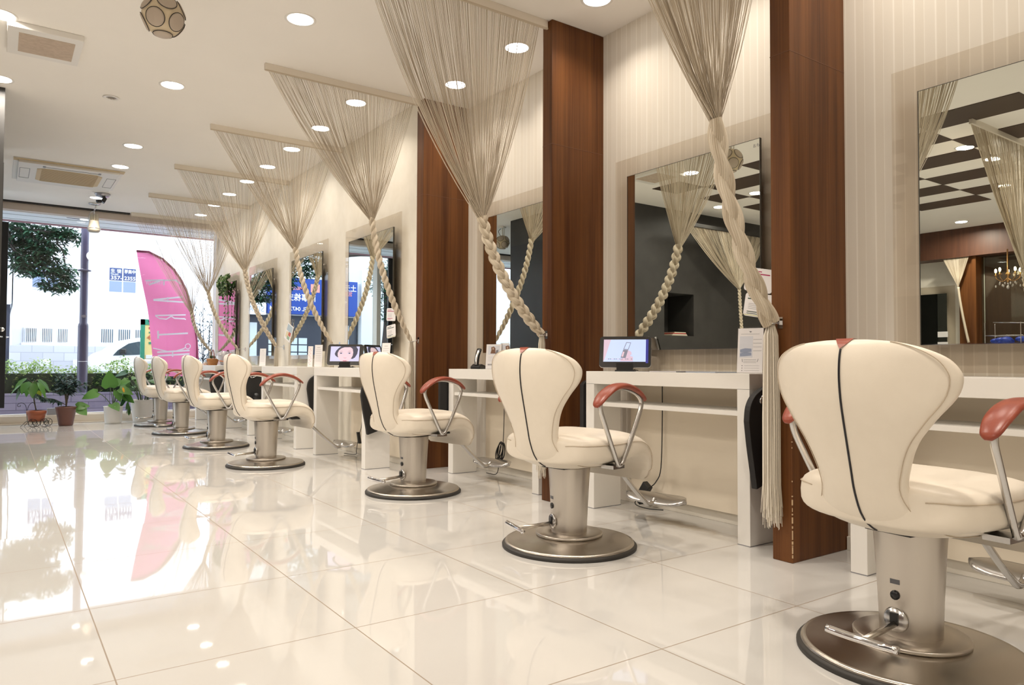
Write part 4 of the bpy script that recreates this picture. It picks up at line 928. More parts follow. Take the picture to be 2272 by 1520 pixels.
card(2.30, 6.42, 30, .055, .185, 'narrow white card with pink lettering on the desk before the blue-sign mirror', 'pink', lean=3)
card(2.32, 6.27, 30, .085, .195, 'tall cream-white price card right of the pink-lettered card', 'lines', lean=3)
card(2.38, 6.36, 30, .08, .14, 'pale green-cream card behind the pink-lettered card', 'cream', lean=2)
card(2.31, 7.90, 30, .085, .185, 'tall white card standing alone before the mirror reflecting the white building', 'lines', lean=3)
# round-cornered cards stuck to the mirrors
def stick(x, y, z, w, h, rot, label, col, group=None, name='mirror_card'):
    t = thing(name, label, 'card', (x, y, z), 0); t.rotation_euler = (R(rot), 0, 0)
    P = []
    rad = .014
    for cy, cz, a0 in ((w/2-rad, h/2-rad, 0), (-w/2+rad, h/2-rad, 90), (-w/2+rad, -h/2+rad, 180), (w/2-rad, -h/2+rad, 270)):
        for k in range(5):
            a = R(a0+22.5*k); P.append(Vector((0, cy+rad*math.cos(a), cz+rad*math.sin(a))))
    b = MB(); b.prism(P, (-.002, 0, 0)); c = obj('card', b, m_paper, t)
    s = MB(); x_ = -.0024
    def line(u0, u1, v, mi, th=.05): s.add([(x_, w*(.5-u0), h*(.5-v)), (x_, w*(.5-u1), h*(.5-v)), (x_, w*(.5-u1), h*(.5-v-th)), (x_, w*(.5-u0), h*(.5-v-th))], [(0, 1, 2, 3)], mi)
    line(.12, .55, .12, 0, .04); line(.10, .85, .22, 0, .05)
    for k in range(4): line(.15, .60, .45+k*.07, 1, .012)
    line(.12, .7, .78, 0, .035); line(.12, .5, .86, 0, .03)
    if col == 'green': line(.04, .96, .93, 2, .03)
    obj('print', s, [mat('crimson_print', (.45, .03, .12), .6) if col == 'red' else mat('dark_green_print', (.06, .10, .07), .6), MATS['grey_print'], mat('lime_edge', (.60, .62, .25), .6)], c)
    return t
xm = XW-.05-.0135; xf = XC-.05-.0135
p = at(1685, 622, 'X', xm); stick(xm, p.y, p.z, .150, .105, 12, 'round-cornered card with crimson print on the mirror beside the near fin', 'red')
p = at(1683, 678, 'X', xm); stick(xm, p.y, p.z, .150, .105, 10, 'round-cornered card with dark green print, lower on the mirror beside the near fin', 'green')
p = at(868, 698, 'X', xf); stick(xf, p.y, p.z, .150, .095, 3, 'upper round-cornered card with crimson print on the first mirror of the plain wall', 'red')
p = at(868, 735, 'X', xf); stick(xf, p.y, p.z, .150, .095, -5, 'lower round-cornered card with dark print on the first mirror of the plain wall', 'green')
p = at(641, 738, 'X', xf-.02); t = thing('picture_card', 'colourful picture card hanging askew by a string at the blue-sign mirror', 'card', (xf-.02, p.y, p.z)); t.rotation_euler = (R(28), 0, R(12))
b = MB(); b.box(-.001, .001, -.06, .06, -.085, .085); c = obj('card', b, m_paper, t)
s = MB()
for (y0, y1, z0, z1, mi) in ((-.05, .05, .01, .075, 0), (-.045, .0, -.03, .01, 1), (.0, .045, -.06, .0, 2), (-.04, .01, -.07, -.035, 3)): s.add([(-.0016, y0, z0), (-.0016, y1, z0), (-.0016, y1, z1), (-.0016, y0, z1)], [(0, 1, 2, 3)], mi)
obj('picture', s, [mat('card_sky', (.45, .55, .62), .6), mat('card_red', (.55, .14, .10), .6), mat('card_sand', (.75, .66, .45), .6), mat('card_green', (.35, .5, .35), .6)], c)
b = MB(); b.tube([(0, 0, .085), (0, .01, .14), (0, 0, .15), (0, -.01, .14), (0, 0, .085)], .0012, 4); obj('string', b, m_string, t)
# handset in its cradle
t = thing('handset', 'black and silver handset standing in a black cradle, left of the photo leaflet', 'handset', (2.70, 4.225, DZ), R(35))
b = MB(); b.prism([(-.06, -.035, 0), (.06, -.035, 0), (.07, -.035, .012), (.03, -.035, .026), (-.02, -.035, .034), (-.06, -.035, .018)], (0, .07, 0)); obj('cradle', b, m_black, t, bevel=.004)
b = MB(); b.tube(smooth_path([(-.035, 0, .02), (-.030, 0, .06), (-.012, 0, .10), (.016, 0, .135)], 4), [.016]*3+[.017]*5+[.018]*5, 12, flat=.65, up=(1, 0, 0)); hd_ = obj('body', b, m_black, t)
b = MB(); b.tube(smooth_path([(-.046, 0, .03), (-.042, 0, .06), (-.026, 0, .098), (.0, 0, .128)], 4), .010, 10, flat=.4, up=(1, 0, 0)); obj('silver_face', b, m_alu, hd_)
# magazines lying flat on the near desk
for k, (y, c_) in enumerate(((2.42, (.62, .60, .62)), (2.25, (.45, .50, .60)))):
    b = MB(); b.box(2.60, 2.78, y-.13, y+.10, DZ, DZ+.004); tag(obj('leaflet', b, mat('leaflet_%d' % k, c_, .3), bevel=.001), ['thin grey leaflet lying flat beside the tablet with the compact mirror', 'thin blue-grey leaflet lying flat near the folded-towel stand'][k], 'leaflet')
# basket, flowers and papers on the desk nearest the window
t = thing('wicker_basket', 'small orange wicker basket with a hoop handle by the window', 'basket', (2.30, 10.06, DZ))
b = MB()
for k in range(7): b.tube([Vector(((.05+.004*k)*math.cos(a), (.05+.004*k)*math.sin(a), .008+k*.012)) for a in [2*PI*q/20 for q in range(20)]], .007, 6, closed=True)
b.lathe([(.001, .0), (.05, .0), (.05, .004), (.001, .004)], 20); m_wick = mat('wicker', (.50, .22, .07), .6); obj('body', b, m_wick, t)
b = MB(); b.tube([Vector((0, -.075*math.cos(a), .08+.12*math.sin(a))) for a in [PI*q/16 for q in range(17)]], .006, 7); obj('handle', b, mat('dark_cane', (.22, .05, .03), .5), t)
m_ivy = mat('ivy_leaves', rough=.5); leafmat(m_ivy, (.03, .09, .03), (.12, .22, .06), (.35, .42, .22))
b = MB(); q = random.Random(9)
for k in range(40): a = q.uniform(0, 2*PI); b.leaf((q.uniform(-.03, .03), q.uniform(-.03, .03), .085+q.uniform(0, .03)), (math.cos(a), math.sin(a), .6), (0, 0, 1), .035, .022)
obj('foliage', b, m_ivy, t)
t = thing('wrapped_bouquet', 'small bouquet in crumpled clear wrap with an orange ribbon, near the ivy mirror', 'bouquet', (2.33, 9.62, DZ+.012))
b = MB(); q = random.Random(5); rs = []
for z, r in ((0, .03), (.04, .045), (.08, .085), (.12, .09), (.15, .06), (.165, .02)): rs.append([Vector((r*(1+q.uniform(-.15, .15))*math.cos(2*PI*j/18), r*(1+q.uniform(-.15, .15))*math.sin(2*PI*j/18), z+q.uniform(-.01, .01))) for j in range(18)])
b.rings(rs); obj('wrap', b, mat('crumpled_wrap', (.78, .74, .76), .15, trans=.5), t)
b = MB(); b.lathe([(.030, .03), (.052, .035), (.052, .06), (.034, .065)], 18); obj('ribbon', b, mat('orange_ribbon', (.60, .25, .12), .5), t)
b = MB(); b.box(2.20, 2.30, 10.10, 10.20, DZ, DZ+.025); tag(obj('paper_box', b, mat('peach_box', (.70, .52, .42), .6), bevel=.001), 'small peach box on the desk end left of the wicker basket', 'box')
b = MB(); b.box(2.21, 2.29, 10.105, 10.19, DZ+.0255, DZ+.045); tag(obj('paper_box', b, mat('white_box', (.75, .72, .68), .6), bevel=.001), 'small white box on top of the peach box', 'box')
t = thing('ivy_plant', 'trailing variegated ivy draped over the mirror nearest the window', 'ivy', (xf-.01, 9.72, 1.80)); b = MB(); f = MB(); q = random.Random(21)
for k in range(13):
    y0 = q.uniform(-.22, .30); ln = q.uniform(.08, .25) if k % 4 else q.uniform(.5, .8)
    P = smooth_path([(-.01, y0, .04+q.uniform(0, .05)), (-.05, y0+q.uniform(-.03, .05), -.02), (-.03, y0+q.uniform(-.05, .08), -ln*.5), (-.025, y0+q.uniform(-.05, .08), -ln)], 7); b.tube(P, .0022, 4)
    for pt in P:
        for _ in range(1 if pt.z < -.22 else 3): a = q.uniform(0, 2*PI); f.leaf(pt, (-abs(math.cos(a))*.6, math.sin(a), q.uniform(-.8, .3)), (-1, 0, .3), q.uniform(.025, .045), .03, heart=True)
obj('stem', b, mat('ivy_stem', (.18, .16, .08), .7), t); obj('foliage', f, m_ivy, t)
# cables under the desks
def cable(label, pts, coil=None, brick=None, plug=None):
    t = thing('power_cable', label, 'cable'); b = MB(); b.tube(smooth_path(pts, 5), .0028, 6)
    obj('cord', b, m_black, t)
    if coil:
        b = MB(); q = random.Random(3)
        for k in range(6):
            r1, r2_ = q.uniform(.030, .045), q.uniform(.045, .065); ph = q.uniform(0, 1); b.tube([Vector(coil)+Vector((-.006*k, r1*math.cos(a+ph), r2_*math.sin(a))) for a in [2*PI*j/18 for j in range(18)]], .0032, 5, closed=True)
        obj('coil', b, m_black, t)
    if brick:
        b = MB(); c, ax, ay, az = brick; b.obox(c, Vector(ax), Vector(ay), Vector(az)); obj('adapter', b, m_black, t, bevel=.003)
    return t
cable('black cable with an adapter block standing beside the leg of the near tablet desk', [(2.775, 2.60, .645), (2.78, 2.605, .45), (2.775, 2.61, .22), (2.75, 2.62, .15), (2.74, 2.66, .11), (2.70, 2.72, .035), (2.72, 2.66, .012), (2.76, 2.58, .012)], brick=((2.73, 2.69, .085), (0, .020, .014), (.016, 0, 0), (0, -.033, .048)))
cable('black cable with a tangled coil under the handset desk', [(2.77, 4.02, .645), (2.775, 4.02, .45), (2.77, 4.02, .26), (2.76, 4.02, .16), (2.74, 4.03, .06), (2.73, 4.05, .01), (2.72, 4.15, .008)], coil=(2.76, 4.02, .165))
cable('thin black cable with a small adapter under the desk with the face tablet', [(2.40, 5.42, .645), (2.395, 5.44, .45), (2.385, 5.46, .25), (2.37, 5.48, .16), (2.36, 5.50, .05), (2.38, 5.56, .01), (2.33, 5.68, .008)], brick=((2.372, 5.48, .15), (.012, 0, 0), (0, .012, 0), (-.003, .01, .045)))

# ------------------------------------------------------------------ potted plants at the window
m_leafd = mat('plant_leaf_dark', rough=.38); leafmat(m_leafd, (.020, .06, .02), (.035, .10, .03), (.07, .16, .045))
m_leafg = mat('plant_leaf_green', rough=.38); leafmat(m_leafg, (.05, .14, .02), (.09, .22, .04), (.12, .27, .06))
m_leafb = mat('plant_leaf_bluish', rough=.4); leafmat(m_leafb, (.03, .07, .05), (.08, .14, .12), (.16, .22, .20))
for m_ in (m_leafd, m_leafg, m_leafb, m_ivy, m_tree, m_hedge):
    pbsdf(m_).inputs['Specular IOR Level'].default_value = .35
    tr_ = N(m_, 'ShaderNodeBsdfTranslucent'); mx_ = N(m_, 'ShaderNodeMixShader'); mx_.inputs[0].default_value = .3
    src = pbsdf(m_).inputs['Base Color'].links[0].from_socket; L(m_, src, tr_.inputs[0]); L(m_, pbsdf(m_).outputs[0], mx_.inputs[1]); L(m_, tr_.outputs[0], mx_.inputs[2]); L(m_, mx_.outputs[0], m_.node_tree.nodes['Material Output'].inputs[0])
m_stem = mat('plant_stem', (.10, .08, .05), .7); m_soil = mat('potting_soil', (.03, .02, .014), .95)
def pot(t, mb_prof, m, soil):
    b = MB(); b.lathe(mb_prof, 32, cap=False); o = obj('pot', b, m, t); b = MB(); b.lathe([(.001, soil[1]), (soil[0], soil[1])], 24, cap=False); obj('soil', b, m_soil, o); return o
# 1: terracotta pot on a little wire cart
x, y = .375, 10.02
t = thing('potted_plant', 'large-leaved plant in an orange terracotta pot on a wire cart, far left', 'plant', (x, y, 0), R(-20), 'potted plants at the window')
pot(t, [(.001, .065), (.078, .065), (.086, .12), (.092, .145), (.098, .147), (.102, .185), (.094, .187), (.086, .165)], mat('terracotta', (.33, .09, .035), .5), (.088, .168))
b = MB()
for sy in (-.06, .06):
    b.tube([Vector((.10+.045*math.cos(a), sy, .048+.045*math.sin(a))) for a in [2*PI*j/16 for j in range(16)]], .003, 5, closed=True); b.tube([Vector((-.01+.045*math.cos(a), sy-.02, .048+.045*math.sin(a))) for a in [2*PI*j/16 for j in range(16)]], .003, 5, closed=True)
    for k in range(3):
        a = PI*k/3; b.tube([(.10-.045*math.cos(a), sy, .048-.045*math.sin(a)), (.10+.045*math.cos(a), sy, .048+.045*math.sin(a))], .002, 4); b.tube([(-.01-.045*math.cos(a), sy-.02, .048-.045*math.sin(a)), (-.01+.045*math.cos(a), sy-.02, .048+.045*math.sin(a))], .002, 4)
    b.tube([(.12, sy*.8, .062), (-.09, sy*.8, .062), (-.14, sy, .004)], .003, 5)
b.tube(smooth_path([(-.09, 0, .062), (-.10, 0, .15), (-.11, 0, .24), (-.15, 0, .275), (-.19, 0, .26), (-.19, 0, .235), (-.165, 0, .235), (-.165, 0, .25)], 4), .003, 5); b.tube(smooth_path([(-.10, 0, .15), (-.08, 0, .24), (-.04, 0, .28), (-.02, 0, .25)], 4), .003, 5)
obj('wire_cart', b, m_blackm, t)
b = MB(); f = MB(); q = random.Random(2); tip = Vector((-.05, 0, .52)); b.tube(smooth_path([(0, 0, .165), (-.03, 0, .32), tip], 6), [.007]*7+[.005]*6, 6)
for k in range(11):
    a = 2*PI*k/11*1.0+q.uniform(-.3, .3); s0 = tip+Vector((0, 0, -.10*q.random())); e = s0+Vector((math.cos(a)*.07, math.sin(a)*.07, .05+q.uniform(-.02, .03))); b.tube([s0, e], .003, 4); f.leaf(e, (math.cos(a), math.sin(a), -1.1+q.uniform(-.3, .5)), (math.cos(a), math.sin(a), .8), q.uniform(.17, .23), q.uniform(.085, .11), droop=.22)
obj('stem', b, m_stem, t); fo_ = obj('foliage', f, m_leafg, t)
f = MB(); f.leaf((.03, -.04, .42), (.15, -.1, -1), (.3, -1, .2), .12, .05); obj('yellow_leaf', f, mat('yellowing_leaf', (.55, .62, .06), .5), t)
# 2: brown pot, bushy
p = at(142, 941, 'Z', 0); x, y = .665, 10.02
t = thing('potted_plant', 'bushy small-leaved plant in a plain brown pot, second from the left', 'plant', (x, y, 0), 0, 'potted plants at the window')
pot(t, [(.001, 0), (.068, 0), (.074, .01), (.108, .205), (.112, .208), (.112, .222), (.104, .222), (.100, .20)], mat('brown_pot', (.155, .062, .045), .45), (.101, .204))
b = MB(); f = MB(); q = random.Random(6)
for k in range(8):
    a = 2*PI*k/8; tp = Vector((math.cos(a)*q.uniform(.08, .20), math.sin(a)*q.uniform(.05, .14), q.uniform(.38, .60))); P = smooth_path([(0, 0, .2), Vector((0, 0, .3))+tp*.25, tp], 6); b.tube(P, .0045, 5)
    for pt in P[5:]:
        for _ in range(5): c = 2*PI*q.random(); f.leaf(pt+Vector((q.uniform(-.04, .04), q.uniform(-.04, .04), q.uniform(-.03, .03))), (math.cos(c), math.sin(c), q.uniform(-.5, .5)), (0, 0, 1), q.uniform(.05, .085), .034, droop=.3)
P = smooth_path([(0, 0, .24), (-.12, -.03, .31), (-.22, -.05, .33), (-.30, -.06, .38)], 5); b.tube(P, .004, 5)
for pt in P[3:]:
    for _ in range(4): c = 2*PI*q.random(); f.leaf(pt, (math.cos(c), math.sin(c), -.6), (0, 0, 1), .07, .036, droop=.3)
obj('stem', b, m_stem, t); obj('foliage', f, m_leafb, t)
f = MB(); f.leaf((.10, -.03, .22), (1, -.2, .12), (-.2, -.8, .6), .14, .12, heart=True); f.leaf((.13, -.04, .20), (.6, -.5, -.6), (0, -1, .3), .12, .12, heart=True); obj('broad_leaf', f, m_leafg, t)
# 3: white pot with monstera
x, y = 1.16, 10.06
t = thing('potted_plant', 'monstera and heart-shaped leaves in a smooth white pot, second from the right', 'plant', (x, y, 0), 0, 'potted plants at the window')
pot(t, [(.001, 0), (.086, 0), (.092, .02), (.105, .20), (.110, .203), (.110, .21), (.100, .21), (.098, .19)], mat('white_pot', (.74, .72, .68), .35), (.099, .195))
b = MB(); f = MB()
for (e, d, up_, ln, wd) in (((-.04, 0, .44), (-.1, -.3, 1), (0, -1, .1), .20, .19), ((-.17, -.02, .38), (-1, -.1, -.35), (0, -.8, .5), .18, .13), ((.06, -.02, .42), (.8, -.4, -.3), (0, -.7, .6), .17, .13), ((.10, 0, .34), (.8, -.2, -.5), (.2, -.8, .5), .16, .12), ((0, .04, .48), (.4, .3, .3), (0, -1, .3), .14, .12), ((-.02, -.06, .24), (.3, -.6, -.3), (0, -.6, .7), .15, .13), ((.03, -.02, .40), (.3, -.3, -1), (0, -1, .1), .15, .10)):
    b.tube(smooth_path([(0, 0, .19), Vector(e)*.5+Vector((0, 0, .12)), e], 5), .0045, 5); f.leaf(e, d, up_, ln, wd, heart=True)
obj('stem', b, mat('green_stem', (.08, .12, .05), .6), t); obj('foliage', f, m_leafg, t)
f = MB()
for k in range(7):
    a = -70+k*18; b0 = Vector((.15, -.08, .27-.018*k)); f.leaf(b0, (math.cos(R(a))*.8-.5, -.25, -.9), (0, -1, .1), .12-.008*k, .030, droop=.1)
f.tube([(.10, -.05, .34), (.155, -.08, .27), (.13, -.09, .12)], .003, 4); obj('split_leaf', f, m_leafd, t)
f = MB(); f.leaf((.09, -.06, .44), (.25, -.2, -1), (0, -1, .1), .08, .025); obj('orange_leaf', f, mat('orange_leaf', (.80, .40, .03), .5), t)
b = MB(); b.tube([(-.04, .02, .2), (-.035, .02, .66)], .0022, 5); obj('support_stick', b, m_blackm, t)
# 4: ribbed white pot
x, y = 1.50, 10.17
t = thing('potted_plant', 'split-leaf plant in the ribbed white pot beside the last chair', 'plant', (x, y, 0), 0, 'potted plants at the window')
prof = [(.001, 0), (.105, 0)]
for k in range(24): z = .01+k*.0105; prof += [(.108+.0014*k, z), (.1105+.0014*k, z+.005)]
prof += [(.148, .265), (.148, .278), (.138, .278), (.134, .26)]
pot(t, prof, mat('ribbed_white_pot', (.76, .73, .69), .4), (.135, .262))
b = MB(); f = MB(); g = MB(); q = random.Random(13)
for k in range(16):
    a = 2*PI*k/16+q.uniform(-.2, .2); rr = q.uniform(.10, .24); e = Vector((math.cos(a)*rr, math.sin(a)*rr*.7, q.uniform(.38, .62))); b.tube(smooth_path([(math.cos(a)*.05, math.sin(a)*.05, .26), Vector((e.x*.5, e.y*.5, e.z*.75)), e], 5), .005, 5)
    (f if k % 3 else g).leaf(e, (math.cos(a), math.sin(a)-.3, q.uniform(-.8, .2)), (0, -.6, .8), q.uniform(.13, .19), q.uniform(.09, .13), heart=True, droop=.3)
for k in range(3): g.leaf((-.16-.02*k, -.08, .50-.09*k), (-.5, -.2, -.9), (-.4, -1, .2), .16, .05)
obj('stem', b, MATS['green_stem'], t); obj('foliage', f, m_leafg, t); obj('dark_foliage', g, m_leafd, t)
b = MB(); b.box(.50, .60, 10.50, 10.56, .10, .18); tag(obj('grey_block', b, mat('grey_block', (.30, .30, .33), .6), bevel=.004), 'small grey block on the sill behind the brown pot', 'block')

# ------------------------------------------------------------------ ceiling fittings
def cassette(x0, x1, y0, y1):
    t = thing('air_conditioner', 'wide ceiling cassette air conditioner with a yellowed middle grille near the window', 'air conditioner', (x0, y0, H)); w, d = x1-x0, y1-y0
    b = MB(); b.prism([(0, 0, 0), (w, 0, 0), (w, d, 0), (0, d, 0)], (0, 0, -.008)); b.box(.04, w-.04, .05, d-.04, -.034, -.008); obj('panel', b, mat('ac_white', (.76, .74, .70), .5), t, bevel=.006)
    b = MB(); b.box(.0, w, .0, .11, -.0095, -.008); obj('yellowed_edge', b, m_yell, t)
    g = [(w*.21, .24), (w*.27, .20), (w*.75, .20), (w*.81, .26), (w*.81, d-.27), (w*.75, d-.2), (w*.27, d-.2), (w*.21, d-.25)]
    b = MB(); b.prism([(x, y, -.034) for x, y in g], (0, 0, -.004)); gr = obj('intake_grille', b, m_yell, t)
    b = MB()
    for k in range(22): yy = .22+k*(d-.44)/21; b.box(w*.25, w*.77, yy-.002, yy+.002, -.0395, -.038)
    obj('slat', b, mat('slat_brown', (.38, .29, .17), .6), gr)
    b = MB()
    for xx in (w*.06, w*.86): b.tube([(xx, .28, -.035), (xx+.08, .28, -.035), (xx+.08, d-.26, -.035), (xx, d-.26, -.035)], .002, 4, closed=True)
    b.box(w*.28, w*.76, .135, .14, -.037, -.034); b.box(w*.255, w*.28, .10, .155, -.037, -.034); b.box(w*.76, w*.785, .10, .155, -.037, -.034)
    obj('louvre', b, m_ink, t)
cassette(.08, 1.0, 8.12, 9.10)
t = thing('return_grille', 'white ceiling return-air box with a dusty mesh, top left of the photo', 'vent', (0, 4.87, H))
b = MB(); b.box(.005, .375, 0, .44, -.035, 0); fr_ = obj('frame', b, m_white, t, bevel=.004)
b = MB(); b.box(.06, .335, .07, .37, -.037, -.034); obj('mesh', b, vary(mat('dusty_mesh', rough=.8), 40, (.46, .37, .29), (.55, .45, .36)), t)
t = thing('smoke_detector', 'small round recessed detector on the ceiling left of the downlights', 'detector', (.627, 5.894, H))
b = MB(); b.lathe([(.05, 0), (.055, -.004), (.05, -.007), (.034, -.006), (.033, 0)], 28, cap=False); obj('rim', b, m_white, t)
b = MB(); b.lathe([(.001, -.003), (.033, -.003)], 20, cap=False); b.box(-.02, .02, -.004, .004, -.012, -.003); b.ball((.0, 0, -.008), .008, 10, 6); obj('sensor', b, mat('sensor_grey', (.4, .38, .35), .5), t)
def speaker(loc, lab, rz):
    t = thing('globe_speaker', lab, 'speaker', loc, R(rz), 'globe speakers'); r = .096
    dirs = [Vector((0, 0, -1))]
    for k in range(5): a = 2*PI*k/5; dirs.append(Vector((math.cos(a)*.894, math.sin(a)*.894, -.447)))
    for k in range(5): a = 2*PI*(k+.5)/5; dirs.append(Vector((math.cos(a)*.894, math.sin(a)*.894, .447)))
    b = MB(); b.ball((0, 0, 0), r, 32, 20); body = obj('shell', b, mat('speaker_cream', (.66, .55, .38), .5) if 'speaker_cream' not in MATS else MATS['speaker_cream'], t)
    for d in dirs:
        b = MB(); b.lathe([(.001, .006), (.036, .004), (.042, .0), (.043, -.012)], 24, c=d*(r-.004), axis=d, cap=False); g = obj('grille', b, mat('speaker_grille', (.50, .42, .34), .6) if 'speaker_grille' not in MATS else MATS['speaker_grille'], t)
        b = MB(); b.tube([d*(r-.006)+(d.orthogonal().normalized()*math.cos(a)+d.cross(d.orthogonal().normalized())*math.sin(a))*.0445 for a in [2*PI*j/24 for j in range(24)]], .0016, 5, closed=True); obj('groove', b, m_blackm, g)
    b = MB(); h = H-loc[2]; b.tube([(0, 0, r*.8), (0, 0, h-.01)], .010, 10); b.box(-.04, .04, -.03, .03, h-.02, h); b.tube([(-.03, 0, .07), (-.03, 0, h-.01)], .005); b.ball((.06, .0, .078), .014, 10, 6); b.tube([(0, 0, .08), (.06, 0, .078)], .005)
    obj('bracket', b, m_white, t)
    b = MB(); b.tube(smooth_path([(.02, .02, h-.01), (.09, .03, h-.05), (.05, .02, .10)], 5), .004, 6); obj('cable', b, m_black, t)
q_ = at(362, 36, 'Z', 2.435); speaker(tuple(q_), 'cream globe speaker with round grilles hanging at the top of the photo', 20)
speaker((-.14, 8.3, 2.43), 'cream globe speaker near the entrance, seen in the handset-desk mirror', 70)
t = thing('dome_camera', 'grey dome mount with a small black camera on the ceiling near the window', 'camera', (.93, 9.355, H))
b = MB(); b.lathe([(.078, 0), (.080, -.008), (.066, -.030), (.03, -.045), (.001, -.047)], 28); obj('mount', b, mat('silver_grey', (.42, .42, .46), .25, metal=.7), t)
b = MB(); b.obox((.01, -.02, -.075), Vector((.018, 0, -.012)), Vector((0, .04, 0)), Vector((.012, 0, .026))); b.lathe([(.001, 0), (.02, 0), (.02, .05), (.001, .05)], 14, c=(-.02, -.03, -.095), axis=(-.8, -.5, -.1)); obj('camera_body', b, m_black, t, bevel=.004)
p = at(209, 485, 'Y', 10.0); t = thing('spotlight', 'cream finned spotlight hanging in front of the window top', 'spotlight', (p.x, 10.0, 2.30))
b = MB(); b.lathe([(.001, -.0), (.05, .0), (.068, .02), (.070, .045), (.060, .07), (.052, .12), (.050, .14), (.001, .145)], 28); obj('head', b, mat('spot_cream', (.50, .45, .36), .3), t)
b = MB()
for k in range(12): a = 2*PI*k/12; b.obox((.036*math.cos(a), .036*math.sin(a), .18), Vector((.012*math.cos(a), .012*math.sin(a), 0)), Vector((-.002*math.sin(a), .002*math.cos(a), 0)), Vector((0, 0, .038)))
b.lathe([(.001, .145), (.026, .145), (.026, .21), (.001, .212)], 16); obj('heat_sink', b, MATS['spot_cream'], t)
b = MB(); b.lathe([(.068, .043), (.073, .046), (.068, .05)], 28, cap=False); obj('ring', b, m_chrome, t)
b = MB(); b.tube([(0, 0, .21), (0, 0, .27)], .006); b.tube(smooth_path([(0, .05, .06), (-.05, .08, .16), (-.04, .06, .24), (0, .02, .26)], 5), .003); b.tube([(0, 0, .265), (.02, -.03, H-2.30-.02)], .008); b.lathe([(.001, H-2.30-.012), (.06, H-2.30-.012), (.065, H-2.30-.001), (.001, H-2.30-.001)], 20); obj('bracket', b, m_alu, t)

# ------------------------------------------------------------------ downlights
dl = thing('downlight', 'x', 'downlight'); b = MB(); b.lathe([(.001, -.0005), (.070, -.0005)], 36, cap=False); obj('lens', b, m_lamp, dl)
b = MB(); b.lathe([(.070, -.0005), (.078, -.004), (.084, -.002), (.085, .001)], 36, cap=False); obj('rim', b, m_white, dl)
rows = [('from the camera over the near desks', [(2.515, -.06+.717*k) for k in range(7)]), ('from the camera over the far desks', [(2.10, 4.967+.712*k) for k in range(8)]),
        ('from the camera down the middle of the ceiling', [(1.33, 3.93), (.94, 5.39), (.935, 7.12), (.935, 7.95), (.90, 9.63), (1.2, 2.3), (1.2, .7), (1.2, -1.0)]),
        ('from the camera at the left edge of the photo', [(-.03, 4.835), (-.03, 5.947)])]
pm = [(1577, 377), (1678, 428), (1597, 459), (2142, 327), (2203, 352), (2228, 411), (2133, 492)]
opp = []
for u, v in pm:
    p = at(u, v, 'Z', H); opp.append((2*2.775-p.x, p.y))
opp = [(x, y) for x, y in opp if all(abs(x-a)+abs(y-c) > .35 for r_ in rows for a, c in r_[1])]
rows.append(('over the left half of the room, among reflected and added unseen ones', opp+[(-1.5, .6), (-3.3, .8), (-1.5, -1.2), (-3.6, -1.3), (-4.6, 2.0)]))  # the lamps listed after opp are unseen downlights added as fill light
ORD = ['first', 'second', 'third', 'fourth', 'fifth', 'sixth', 'seventh', 'eighth', 'ninth', 'tenth', 'eleventh', 'twelfth', 'thirteenth', 'fourteenth']
first = True
for rn, pts in rows:
    for k, (x, y) in enumerate(sorted(pts, key=lambda p: p[1])):
        lab = '%s round downlight %s' % (ORD[k], rn)
        if first: o = dl; o.location = (x, y, H-.0005); o['label'] = lab; o['group'] = 'round ceiling downlights'; first = False
        else: o = dup(dl, (x, y, H-.0005), 0, lab, 'round ceiling downlights')
        ld = bpy.data.lights.new('downlight_lamp', 'AREA'); ld.shape = 'DISK'; ld.size = .13; ld.energy = LAMP_W*(1.0 if -.5 < x < .5 else .5 if (x < -.9 and 5 < y < 6.4) else 2.7 if x < .5 else .36 if x > 2 else 1.2); ld.color = LAMP_C; ld.spread = R(165 if x < .5 else 125)
        lo = bpy.data.objects.new('downlight_lamp', ld); COL.objects.link(lo); lo.location = (x, y, H-.006)

# ------------------------------------------------------------------ the opposite side, seen in the mirrors
b = MB(); b.box(XL, -5.3, YB, 5.9, 2.25, H-.001); struct('wall_header', b, m_wallbrown)
XO = -5.6
def vm(u, v, X=XO):
    p = at(u, v, 'X', 2*2.775-X); return p.y, p.z
y1, z1 = vm(2101, 651, XO+.03); t = thing('wall_mirror', 'dark mirror on the far opposite wall, seen in the nearest mirror', 'mirror', (XO+.03, y1+.42, 0))
b = MB(); b.box(0, .012, -.42, .42, .85, z1); obj('mirror', b, mat('dim_mirror', (.35, .38, .34), .02, metal=1), t)
b = MB(); b.box(-.028, -.02, -.52, .52, .75, z1+.11); obj('backing_glass', b, m_pane, t)
for k, (v0, lb) in enumerate(((742, 'upper white card on the opposite mirror'), (765, 'lower white card on the opposite mirror'))):
    ya, za = vm(2091, v0, XO+.06); b = MB(); b.box(XO+.045, XO+.048, ya-.07, ya+.07, za-.04, za+.04); tag(obj('mirror_card', b, m_paper, bevel=.001), lb+', seen reflected', 'card')
ya, _ = vm(2146, 600); yb, _ = vm(2183, 600)
b = MB(); b.box(XO, XO+.25, yb, ya, 0, 2.25); struct('column_5', b, m_wood)
ye, _ = vm(2186, 600); b = MB(); b.box(XO+.1, XO+.112, ye-.9, ye, 0, 2.5)
tag(obj('glass_screen', b, glass('screen_glass', (.85, .90, .87), .3)), 'clear glass screen beside the brown pillar, seen in the nearest mirror', 'screen')
b = MB(); b.box(XO, XO+.02, YB, ye, 0, 2.25); struct('wall_left_panel', b, m_wallbrown)
yc, zc = vm(2236, 600, -5.2)
t = thing('chandelier', 'small crystal chandelier with candle bulbs, seen in the nearest mirror', 'chandelier', (-5.2, yc, zc-.12))
